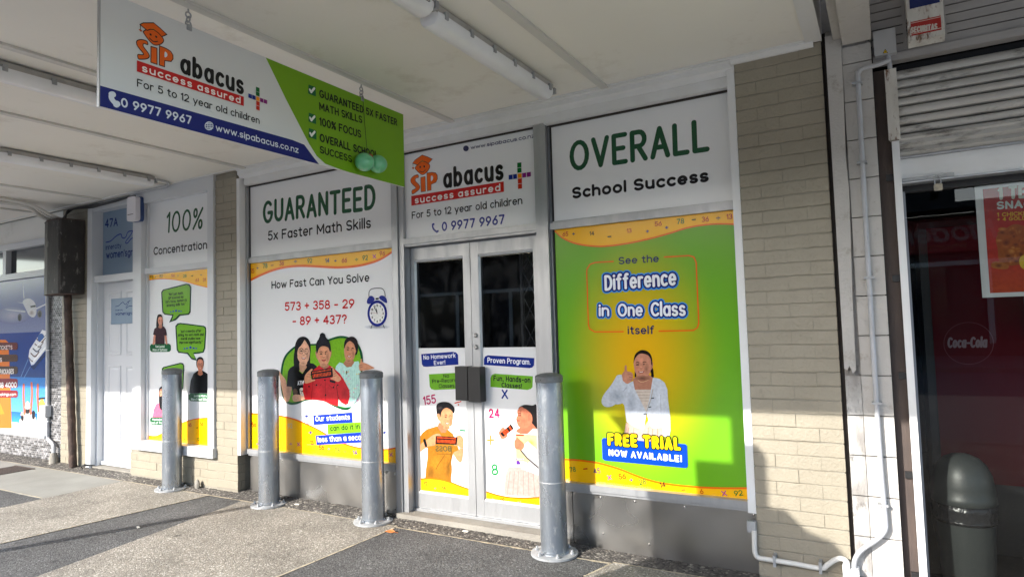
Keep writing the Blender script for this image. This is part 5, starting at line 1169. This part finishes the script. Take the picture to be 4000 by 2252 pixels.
# ================================================================== BOLLARDS
bp0 = bpy.data.objects.new('bollard', None); bp0['_local'] = 1; COL.objects.link(bp0)
R_ = .084
MB().lathe([(R_, .012), (R_, 1.075)], n=48, caps=False).build('post', 'galvanised', bp0, 0, True)
MB().lathe([(R_ + .0015, 1.068), (R_ + .0045, 1.070), (R_ + .0045, 1.105), (R_ - .005, 1.114), (.045, 1.124), (0.0, 1.127)], n=48).build('cap', 'galvanised_cap', bp0, 0, True)
MB().lathe([(.148, 0.0), (.148, .012), (.145, .0135), (R_ - .002, .0135)], n=48).build('base_plate', 'galvanised_dull', bp0, 0, True)
MB().lathe([(R_ + .010, .0137), (R_ + .003, .024), (R_ - .001, .026)], n=40, caps=False).build('weld', 'galvanised', bp0, 0, True)
MB().lathe([(R_ + .0002, .448), (R_ + .0012, .451), (R_ + .0002, .454)], n=48, caps=False).build('seam', 'galvanised_dull', bp0, 0, True)
for i in range(6):
    t = radians(20 + 60 * i); MB().lathe([(.013, .0137), (.013, .024), (.007, .0245), (.007, .036), (.0, .037)], (.118 * cos(t), .118 * sin(t), 0), 6).build('bolt', 'galvanised_dull', bp0)
for a in (.6, 2.6): MB().lathe([(.004, 0), (.0, .002)], (0, 0, 0), 8).build('rivet', 'black_rubber', bp0).matrix_local = Matrix.Rotation(a + pi, 4, 'Z') @ Matrix.Translation((R_ + .0046, 0, 1.087)) @ Matrix.Rotation(pi / 2, 4, 'Y')
BL = [((-5.885, -.205), 'leftmost galvanised steel bollard, in front of the 100% testimonial window', .3), ((-4.552, -.195), 'second galvanised bollard from the left, in front of the How Fast Can You Solve poster', 1.3), ((-3.408, -.185), 'third galvanised bollard from the left, just left of the double doors', 2.1), ((-1.876, -.228), 'nearest galvanised bollard, between the double doors and the green poster', .8)]
for i, ((x, y), lb, rz) in enumerate(BL):
    if i == 0: o = bp0
    else:
        o = bp0.copy(); COL.objects.link(o)
        for ch in list(bp0.children): c = ch.copy(); COL.objects.link(c); c.parent = o
    tag(o, lb, 'bollard', 'bollards along the shop front')
    o.location = (x, y, 0.003); o.rotation_euler.z = rz

# ================================================================== HANGING SIGN
SX = -2.70
hs = thing('hanging_sign', 'rectangular white, green and blue abacus shop sign hanging under the canopy', 'sign', (SX, -1.55, 2.36))
sh_ = MB().box(SX - .012, SX, -2.522, -.612, 2.366, 2.852).build('board', 'sign_sheet', hs)
box('edge_trim', 'aluminium', hs, SX - .0145, SX + .0015, -2.5265, -2.5222, 2.364, 2.854)
class LogoPlane(Plane):
    """lays the logo drawn for the header panel onto the hanging sign, at the sign's own size"""
    def __init__(s):
        Plane.__init__(s, 'x', SX); b = Plane('y', 0.0); s.base = b; s.o = b.ab('K', 167, 880); e = b.ab('K', 1215, 722)
        sg = Plane('x', SX); s.p = sg.ab('A', 1290, 676); q = sg.ab('A', 2300, 992); s.r = (q[0] - s.p[0]) / (e[0] - s.o[0])
    def ab(s, k, x, y):
        if k != 'K': return Plane.ab(s, k, x, y)
        a, b = s.base.ab(k, x, y); return (s.p[0] + (a - s.o[0]) * s.r, s.p[1] + (b - s.o[1]) * s.r)
P = Print(LogoPlane(), m='sign_ink'); k = 'X'
P.polyab([(-2.522, 2.366), (P.pl.ab(k, 802, 413)[0], 2.366), P.pl.ab(k, 790, 398), P.pl.ab(k, 765, 364), P.pl.ab(k, 735, 352), (-2.522, P.pl.ab(k, 250, 215)[1])], (26, 44, 130))
P.polyab([(P.pl.ab(k, 668, 152)[0], 2.852), P.pl.ab(k, 720, 252), P.pl.ab(k, 776, 360), P.pl.ab(k, 796, 392), P.pl.ab(k, 818, 412), P.pl.ab(k, 850, 424), (P.pl.ab(k, 880, 433)[0], 2.366), (-.612, 2.366), (-.612, 2.852)], (134, 178, 34))
logo(P)
P.text('0 9977 9967', 'A', (1148, 1003), (1800, 1170), (1165, 935), .15, (225, 230, 238), 2.2); P.text('www.sipabacus.co.nz', k, (543, 328), (749, 384), (631, 338), .13, (225, 230, 238), 1.8); globe(P, k, 525, 317, 10, (225, 230, 238))
P.line('A', "1052,895 1050,930 1075,965 1102,985", .022, (225, 230, 238), True); P.line('A', "1050,895 1064,892", .024, (225, 230, 238)); P.line('A', "1092,990 1106,980", .024, (225, 230, 238))
tk = (24, 34, 26)
P.text('GUARANTEED 5X FASTER', 'B', (842, 915), (1568, 1184), (856, 858), .15, tk, 1.7); P.text('MATH SKILLS', 'B', (842, 1035), (1238, 1160), (848, 975), .14, tk, 1.7); P.text('100% FOCUS', 'B', (842, 1180), (1228, 1298), (848, 1116), .14, tk, 1.7); P.text('OVERALL SCHOOL', 'B', (846, 1332), (1386, 1494), (860, 1272), .15, tk, 1.7); P.text('SUCCESS', 'B', (846, 1440), (1140, 1530), (856, 1385), .14, tk, 1.7)
for q in ("735,800 795,822 803,835 803,912 738,888 730,878", "737,1065 797,1087 806,1100 806,1174 741,1152 733,1142", "738,1210 800,1232 809,1245 809,1320 742,1298 735,1288"):
    P.poly('B', q, (36, 120, 74)); c = [tuple(map(float, p.split(','))) for p in q.split()]; x, y = c[0]
    P.line('B', [(x + 12, y + 48), (x + 24, y + 72), (x + 54, y + 36)], .013, (236, 240, 236))
P.build('lettering', sh_)
def chain(y, ztop, zbot, parent):
    n = 3; L_ = (ztop - zbot) / n
    for i in range(n):
        zc = ztop - (i + .5) * L_; r = L_ * .62; w_ = .013
        pts = [((0, w_ * cos(t), r * sin(t)) if i % 2 == 0 else (w_ * cos(t), 0, r * sin(t))) for t in [2 * pi * j / 14 for j in range(15)]]
        MB().tube([(SX - .006 + a, y + b, zc + c) for a, b, c in pts], .0036, 6, False).build('chain_link', 'galvanised_dull', parent, 0, True)
    MB().tube([(SX - .006, y, ztop), (SX - .006, y, CZ - .002)], .004, 6).build('hook', 'galvanised_dull', parent); box('clip', 'galvanised_dull', parent, SX - .016, SX + .004, y - .012, y + .012, 2.83, 2.858)
chain(-2.135, 2.915, 2.852, hs); chain(-1.0, 2.915, 2.852, hs)
bl_ = thing('balloons', 'two small green balloons on a string in front of the hanging sign', 'balloons', (SX + .05, -.98, 2.44))
MB().tube(curve_pts([(SX + .006, -1.0, 2.86), (SX + .012, -.995, 2.70), (SX + .022, -.99, 2.55), (SX + .035, -.985, 2.475)], 5), .0016, 5).build('string', 'black_cable', bl_)
for y, zc, x in ((-1.048, 2.434, SX + .055), (-.928, 2.447, SX + .052)): MB().sphere((x, y, zc), (.056, .060, .055)).build('balloon', 'balloon_green', bl_, 0, True)
MB().sphere((SX + .045, -.988, 2.486), (.014, .022, .012), 10, 8).build('knot', 'knot_red', bl_, 0, True)

# ================================================================== CEILING LIGHTS
def lamp(label, x, y0, y1):
    t = thing('batten_light', label, 'lamp', (x, (y0 + y1) / 2, CZ), 'weatherproof strip lights under the canopy')
    box('tray', 'lamp_tray', t, x - .052, x + .052, y0, y1, CZ - .050, CZ - .0115, .006)
    pr = [(x - .058, CZ - .045), (x - .060, CZ - .060), (x - .052, CZ - .085), (x - .030, CZ - .102), (x, CZ - .107), (x + .030, CZ - .102), (x + .052, CZ - .085), (x + .060, CZ - .060), (x + .058, CZ - .045)]
    g = MB(); rings = []
    for yy, s_ in ((y0 - .004, .72), (y0 + .004, .9), (y0 + .03, 1), (y1 - .03, 1), (y1 - .004, .9), (y1 + .004, .72)): rings.append([g.bm.verts.new((x + (a - x) * s_, yy, CZ - .045 + (b - CZ + .045) * s_)) for a, b in pr])
    for a, b in zip(rings, rings[1:]):
        for i in range(len(pr) - 1): g.bm.faces.new((a[i], a[i + 1], b[i + 1], b[i]))
        g.bm.faces.new((a[-1], a[0], b[0], b[-1]))
    g.bm.faces.new(rings[0]); g.bm.faces.new(rings[-1]); g.build('diffuser', 'diffuser', t, 0, True)
    n = int((y1 - y0) / .24)
    for i in range(n + 1):
        yy = y0 + .06 + (y1 - y0 - .12) * i / n
        for s_ in (-1, 1): box('clip', 'galvanised_dull', t, *(sorted((x + s_ * .0525, x + s_ * .066))), yy - .012, yy + .012, CZ - .066, CZ - .030, .003)
    box('end_fitting', 'galvanised_dull', t, x + .03, x + .062, y1 + .001, y1 + .022, CZ - .07, CZ - .035, .003)
lamp('strip light on the ceiling nearest the OVERALL window', -1.765, -1.56, -.36)
lamp('strip light cut off by the top edge of the photo', -1.73, -3.0, -1.63)
lamp('strip light on the ceiling partly hidden behind the left end of the hanging sign', -4.06, -3.1, -1.56)
lamp('strip light on the ceiling above the 100% window', -5.90, -1.62, -.40)

# ================================================================== RIGHT: block column and takeaway shop
bk = thing('block_column', 'cream painted concrete block column with peeling plaster beside the brick pier', 'column', (-.1, 0, 0))
box('core', 'timber_dark', bk, -.2245, -.205, -.05, .3, -.01, 2.98); box('core', 'grimy_block', bk, -.2045, .002, -.066, .3, -.01, 2.98)
zs = [-.11 + .2055 * i for i in range(16)]
for i, z in enumerate(zs[:-1]):
    m_ = 'old_white'
    MB().box(-.128, .008, -.094, -.06, max(z, 0.0) + .003, min(z + .2025, 2.86)).build('block', m_, bk, .004)
    if z + .2 < 1.14: MB().box(-.203, -.1305, -.096, -.06, max(z, 0.0) + .003, z + .2025).build('block', 'grimy_block', bk, .005)
pl_ = [(-.2035, 2.935), (-.2035, 1.16), (-.19, 1.15), (-.178, 1.175), (-.165, 1.135), (-.15, 1.15), (-.146, 1.5), (-.136, 1.9), (-.131, 2.1), (-.138, 2.28), (-.130, 2.6), (-.128, 2.935)]
MB().prism(pl_, 'y', -.112, -.061).build('plaster', 'old_white', bk, .002)
pk = thing('conduit', 'grey conduit running down the block column and bending to the base of the brick pier', 'conduit', (-.06, -.13, .1))
MB().tube(curve_pts([(.09, -.125, 2.735), (.03, -.125, 2.722), (-.03, -.125, 2.718), (-.055, -.125, 2.70), (-.06, -.125, 2.64), (-.064, -.125, 2.0), (-.066, -.125, 1.2), (-.064, -.125, .7), (-.058, -.127, .42), (-.062, -.13, .355), (-.10, -.132, .305), (-.17, -.135, .245), (-.203, -.14, .195), (-.212, -.14, .14)], 6), .0125, 10).build('tube', 'conduit_grey', pk, 0, True)
for z in (2.64, 2.22, 1.62, .98, .47): box('saddle', 'galvanised_dull', pk, -.087, -.041, -.138, -.0945, z, z + .012, .002)
pk2 = thing('conduit', 'pale conduit along the foot of the wide brick pier', 'conduit', (-.5, -.13, .12))
MB().tube(curve_pts([(-.692, -.125, .27), (-.694, -.128, .19), (-.692, -.13, .150), (-.675, -.13, .128), (-.63, -.13, .126), (-.5, -.13, .124), (-.37, -.13, .120), (-.335, -.13, .142), (-.30, -.13, .172), (-.27, -.13, .185), (-.245, -.13, .175), (-.238, -.13, .15)], 6), .0135, 10).build('tube', 'conduit_white', pk2, 0, True)
for x in (-.60, -.375): box('saddle', 'galvanised_dull', pk2, x, x + .014, -.146, -.092, .095, .155, .002)
box('gland_box', 'galvanised_dull', pk2, -.728, -.684, -.128, -.093, .258, .318, .006)
MB().prism(rect_rounded(-.262, -.228, .0, .168, .006), 'y', -.16, -.1).build('riser_box', 'white_paint', pk2, .003); MB().prism(rect_rounded(-.2255, -.188, .0, .150, .006), 'y', -.165, -.105).build('riser_box', 'white_paint', pk2, .003)

tk_ = thing('takeaway_front', 'takeaway shop front with rolled up dirty roller shutter and dark glass', 'shopfront', (.7, 0, 0))
box('jamb', 'brown_jamb', tk_, .012, .074, -.03, .2, 0.0, 2.72, .003); box('jamb_core', 'black_rubber', tk_, .009, .0115, -.07, .2, 0, 2.75)
for z in (.12, .62, 1.12, 1.62, 2.145): box('hinge_lug', 'black_steel', tk_, .040, .0742, -.044, -.0305, z - .017, z + .017, .003)
MB().prism([(.0745, -.075), (.108, -.075), (.108, .06), (.098, .06), (.098, -.062), (.0745, -.062)], 'z', 0.0, 2.325).build('guide_rail', 'white_paint', tk_, .002)
MB().prism([(.062, -.09), (.115, -.09), (.100, -.05), (.07, -.05)], 'z', 2.33, 2.70).build('end_plate', 'alarm_white', tk_, .002)
# curtain slats rolled on the drum, then the bottom bar and fixed panel
zsl = [(2.712, .0), (2.655, -.012), (2.604, -.03), (2.552, -.045), (2.505, -.050), (2.452, -.048), (2.405, -.040), (2.36, -.030)]
for (z1, y1), (z0, y0) in zip(zsl, zsl[1:]):
    h = z1 - z0; pr = [(y1 + .006, z1 - .002), (y1 - .006, z1 - .005)]
    for i in range(1, 7): t = i / 7; pr.append((y1 + (y0 - y1) * t - .013 * sin(pi * t) - .004, z1 - h * t))
    pr += [(y0 - .002, z0 + .007), (y0 + .008, z0 + .004), (y0 + .02, z0 + .004), (y1 + .02, z1 - .002)]
    MB().prism(pr, 'x', .112, 2.4).build('shutter_slat', 'shutter', tk_)
box('shutter_backing', 'black_rubber', tk_, .11, 2.4, .03, .05, 2.24, 2.75)
MB().prism([(-.055, 2.355), (-.068, 2.335), (-.060, 2.325), (-.068, 2.30), (-.045, 2.285), (-.06, 2.262), (-.02, 2.25), (.0, 2.355)], 'x', .1085, 2.4).build('bottom_bar', 'shutter', tk_)
box('fascia_panel', 'white_paint', tk_, .1085, 2.4, -.012, .06, 2.118, 2.238, .002); box('panel_ledge', 'aluminium', tk_, .1085, 2.4, -.022, .06, 2.108, 2.1175, .002); box('panel_trim', 'aluminium', tk_, .1085, 2.4, -.028, .03, 2.2385, 2.2485, .002)
box('glazing_head', 'black_rubber', tk_, .1085, 2.4, .06, .12, 2.075, 2.1075); box('window_stile', 'aluminium_dark', tk_, .1085, .122, .03, .12, 0.03, 2.0745, .002)
MB().quad((.1225, .1, .012), (2.4, .1, .012), (2.4, .1, 2.0745), (.1225, .1, 2.0745)).build('window_pane', 'shop_glass', tk_)
lk = MB().box(.11, .335, -.034, -.0125, 2.118, 2.134); lk.build('slide_bolt', 'galvanised_dull', tk_, .003)
for i in range(8): box('cladding_board', 'cladding', tk_, .014, 2.4, -.06 + .001 * (i % 2), -.02, 2.79 + i * .0475, 2.79 + i * .0475 + .0415, .004)
box('cladding_back', 'timber_dark', tk_, .014, 2.4, -.05, .0, 2.785, 3.17); box('cladding_rail', 'cladding', tk_, .014, 2.4, -.075, -.01, 2.745, 2.784, .003)
pd = thing('padlock', 'small brass padlock hanging from the shutter bolt', 'padlock', (.262, -.05, 2.05))
MB().prism(rect_rounded(.244, .281, 2.048, 2.083, .005), 'y', -.058, -.038).build('body', 'old_brass', pd, .003)
MB().tube(curve_pts([(.250, -.048, 2.08), (.250, -.048, 2.108), (.256, -.048, 2.122), (.2625, -.048, 2.127), (.269, -.048, 2.122), (.275, -.048, 2.108), (.275, -.048, 2.08)], 4), .0035, 8).build('shackle', 'galvanised_dull', pd, 0, True)
po = thing('poster', 'red fried chicken snack poster with white border behind the takeaway glass', 'poster', (.7, .11, 1.5))
GP = Plane('y', .1055)
psh = box('sheet', 'vinyl_white', po, .428, 1.25, .1055, .1085, 1.505, 2.074)
P = Print(GP, .0001, 'print_photo'); k = 'c'
a0, b0 = P.pl.ab(k, 990, 1195); a1, b1 = P.pl.ab(k, 948, 185)
P.up(); n0 = len(P.v)
for a, b, c in ((a0 + .008, b0, (205, 92, 50)), (1.21, b0, (205, 92, 50)), (1.21, 1.78, (205, 60, 44)), (a0 + .008, 1.78, (205, 60, 44)), (1.21, 2.055, (188, 48, 44)), (a0 + .008, 2.055, (188, 48, 44))): P.v.append(P.pl.pt(a, b, P.h)); P.c.append(srgb(*c))
P.f += [(n0, n0 + 1, n0 + 2, n0 + 3), (n0 + 3, n0 + 2, n0 + 4, n0 + 5)]
P.blob(k, "1110,610 1170,575 1240,545 1330,560 1450,600 1470,800 1420,900 1300,920 1190,935 1100,900 1080,780 1065,680", (186, 108, 44))
random.seed(11)
for i in range(46):
    x, y = random.uniform(1090, 1440), random.uniform(580, 900); P.soft(k, x, y, random.uniform(16, 46), random.uniform(14, 36), random.choice([(214, 142, 66), (120, 62, 26), (150, 82, 34), (226, 160, 86)]), (186, 108, 44))
P.blob(k, "1025,950 1030,905 1080,895 1150,915 1185,940 1170,965 1100,968", (196, 124, 52)); P.soft(k, 1090, 935, 40, 24, (126, 66, 28), (196, 124, 52)); P.blob(k, "1284,890 1300,850 1340,835 1400,860 1420,930 1340,970 1295,940", (236, 200, 60))
P.build('printed_food', psh)
P.m = 'print_ink'
P.text('1 TENDER', k, (1098, 305), (1690, 262), (1110, 205), .17, (226, 232, 220), 2.0); P.text('SNACK', k, (1080, 398), (1480, 376), (1090, 338), .18, (226, 232, 228), 1.9); P.text('1 CHICKEN', k, (1078, 472), (1400, 456), (1080, 440), .16, (236, 196, 60), 1.7); P.text('+ 4 GOLDEN', k, (1078, 514), (1420, 496), (1080, 486), .16, (236, 196, 60), 1.7)
P.build('lettering', psh)
fr = thing('drinks_fridge', 'dark red drinks fridge with a white script logo inside the takeaway window', 'fridge', (.45, .9, .012))
box('cabinet', 'fridge_dark', fr, .20, .78, .84, 1.45, .012, 2.0, .01); box('front_panel', 'fridge_red', fr, .245, .70, .832, .8395, .42, 1.96, .003); box('door_edge', 'fridge_dark', fr, .7005, .74, .80, .8395, .3, 1.97, .004)
P = Print(Plane('y', .832)); k = 'U'
P.text('Coca-Cola', k, (585, 152), (798, 150), (600, 100), .13, (170, 150, 156), .6, .25); P.loop(k, [(700 + 140 * cos(t * pi / 12), 130 + 118 * sin(t * pi / 12)) for t in range(24)], .0028, (150, 100, 110)); P.build('logo', fr.children[1])
bn = thing('litter_bin', 'grey domed litter bin with a black liner behind the takeaway glass', 'bin', (.305, .30, .012))
def lathe_at(prof, nm, m_): MB().lathe(prof, (.305, .30, .012), 40).build(nm, m_, bn, 0, True)
lathe_at([(.112, 0), (.120, .02), (.135, .325)], 'body', 'bin_grey'); lathe_at([(.137, .32), (.147, .335), (.142, .36), (.149, .385), (.145, .415), (.140, .42)], 'liner', 'bin_bag'); lathe_at([(.146, .42), (.149, .425), (.147, .455), (.144, .46), (.142, .50), (.134, .56), (.112, .615), (.080, .65), (.04, .668), (.0, .672)], 'dome', 'bin_grey')
al = thing('alarm_box', 'rust streaked white alarm bell box with a red SECURITAS band above the shutter', 'alarm', (.25, -.15, 2.82))
MB().prism([(-.0605, 2.82), (-.12, 2.775), (-.175, 2.79), (-.195, 3.14), (-.0605, 3.16)], 'x', .172, .325).build('case', 'alarm_white', al, .008); box('back_plate', 'cladding', al, .155, .342, -.0655, -.0605, 2.80, 3.2)
class Tilt(Plane):
    def pt(s, a, b, h): return (a, -.1752 - (b - 2.79) * .0571 - h, b)
P = Print(Tilt('y', -.18), .0004); 
P.polyab([(.186, 2.815), (.312, 2.815), (.312, 2.885), (.186, 2.885)], (176, 66, 62)); P.polyab([(.186, 2.95), (.312, 2.95), (.312, 3.08), (.186, 3.08)], (40, 56, 110)); P.polyab([(.186, 2.823), (.312, 2.823), (.312, 2.826), (.186, 2.826)], (210, 190, 180)); P.polyab([(.186, 2.877), (.312, 2.877), (.312, 2.88), (.186, 2.88)], (210, 190, 180))
P.text('SECURITAS', 'b', (1190, 370), (1475, 325), (1230, 310), .19, (205, 196, 186), 1.6); P.build('lettering', al)
for i in range(5):
    for x in (.170, .3255): box('vent_slot', 'black_rubber', al, x, x + .0015, -.15, -.09, 2.84 + i * .018, 2.845 + i * .018)
eb = thing('junction_box', 'grey electrical box with yellow warning triangle beside the alarm box', 'box', (.07, -.1, 2.77))
MB().prism(rect_rounded(.022, .122, 2.772, 2.902, .006), 'y', -.115, -.061).build('case', 'grey_plastic', eb, .003); P = Print(Plane('y', -.115)); P.poly('b', "893,556 865,608 925,600", (30, 28, 12)); P.poly('b', "893,564 873,603 917,597", (222, 190, 40)); P.poly('b', "884,588 900,578 902,590", (30, 28, 12)); P.build('warning_mark', eb.children[0])
MB().tube([(.083, -.09, 2.772), (.086, -.09, 2.74), (.088, -.09, 2.70)], .011, 8).build('gland', 'conduit_grey', eb, 0, True)

# ================================================================== SMALL THINGS ON THE GROUND
lfm = MB(); L0 = [(-.045, 0, .003), (-.02, .016, .012), (.015, .018, .020), (.05, .004, .010), (.02, -.012, .004), (-.02, -.012, .006)]
lfm.bm.faces.new([lfm.bm.verts.new((x - 3.125, y - .335, z)) for x, y, z in L0]); lfm.tube([(-3.085, -.332, .010), (-3.055, -.325, .004)], .0015, 5)
tag(lfm.build('dry_leaf', 'dry_leaf'), 'curled orange dry leaf on the pavement by the third bollard', 'leaf')
random.seed(21)
for (x, y, lb) in ((-4.97, -1.05, 'small pale scrap on the dark asphalt strip'), (-4.30, -.12, 'tiny pale chip beside the second bollard'), (-2.85, -.05, 'pale chip of stone in front of the double doors'), (-2.62, -.12, 'small pale stone below the left door leaf')):
    g = MB(); g.box(-.022, .022, -.009, .009, 0, .006); o = g.build('litter_scrap', 'litter', None, .003); o.location = (x, y, .012 if y > -.2 else .0); o.rotation_euler.z = random.uniform(-.5, .5); tag(o, lb, 'litter')
rg = MB(); rg.tube([(-7.68, -.09, .012), (-7.66, -.12, .05), (-7.63, -.10, .062), (-7.60, -.05, .05), (-7.56, -.03, .052)], [.004, .007, .012, .008, .003], 6)
tag(rg.build('black_strap', 'black_cable', None, 0, True), 'scrap of black strap at the foot of the white door frame', 'litter')
rk = MB(); rk.sphere((-5.63, -.12, .045), (.030, .02, .05), 10, 8); tag(rk.build('stone', 'concrete_sill', None, 0, False), 'grey stone against the brick, right of the leftmost bollard', 'stone')

# ================================================================== THE STREET BEHIND (seen in reflections, and casting the shadows, with an added sun blocker)
def post(x, y, h, r, lb):
    t = thing('street_post', lb, 'post', (x, y, 0)); MB().tube([(x, y, 0), (x, y, h)], r, 12).build('post', 'post_grey', t, 0, True); MB().lathe([(r * 2.2, 0), (r * 2.2, .01), (r, .03)], (x, y, 0), 16).build('foot', 'galvanised_dull', t)
post(-5.35 - .47 * 1.25, -1.78 - 1.25, 2.8, .048, 'slim post on the pavement whose shadow crosses the asphalt strip')
YB = -3.45; DX = .47 * -YB; DZ = .55 * -YB  # made-up stepped shape, added out of view to cast the lower right shadows
kb = thing('sun_blocker', 'stepped grey sun kiosk standing on the pavement behind the viewer', 'blocker', (-2.45, YB, 0))
for nm, x0, x1, zt in (('tall_blocker', -.79, -.735, 1.05), ('upper_blocker', -.7345, -.60, .655), ('middle_blocker', -1.005, -.7905, .57), ('low_blocker', -1.275, -1.0055, .37)): box(nm, 'post_grey', kb, x0 - DX, x1 - DX, YB - .06, YB + .06, 0.0, zt + DZ, .004)
MB().prism([(-.5995 - DX, 0), (-.235 - DX, 0), (-.235 - DX, .17 + DZ), (-.36 - DX, .21 + DZ), (-.46 - DX, .31 + DZ), (-.5995 - DX, .31 + DZ)], 'y', YB - .06, YB + .06).build('sloping_blocker', 'post_grey', kb)
ob = thing('shop_building', 'row of shops across the street with a red sign board, seen only in reflections', 'building', (0, -22, 0))
box('wall', 'far_wall', ob, -110, 60, -25, -22.0, 0, 4.75); box('awning', 'far_dark', ob, -110, 60, -22, -20.6, 4.76, 4.95); box('parapet', 'far_dark', ob, -110, 2.2, -22, -21.7, 4.951, 5.9)
for i in range(24): box('shop_window', 'far_glass', ob, -99 + i * 6, -94.2 + i * 6, -21.99, -21.9, .5, 3.0)
for i in range(48): box('window_frame', 'far_white', ob, -99.12 + i * 3, -98.95 + i * 3, -21.899, -21.85, .4, 3.1)
box('window_head', 'far_white', ob, -100, 50, -21.849, -21.8, 3.0, 3.15)
fa = box('fascia_board', 'far_red', ob, -6, 12, -21.98, -21.75, 3.45, 4.6)
class Far(Plane):
    def pt(s, a, b, h): return (a, -21.75 + h, b)
    def ab(s, k, x, y): return (x, y)
P = Print(Far('y', -21.75), .004); P.STEP = .003
P.text('Modern', 'w', (3.2, 3.85), (.2, 3.85), (3.2, 4.4), .14, (205, 170, 170), 1.5, .2); P.text('Pharmacy', 'w', (2.4, 3.55), (.6, 3.55), (2.4, 3.72), .16, (200, 120, 90), 1.5); P.text('$', 'w', (7.2, 3.7), (6.6, 3.7), (7.2, 4.4), .14, (205, 170, 170))
P.build('lettering', fa)
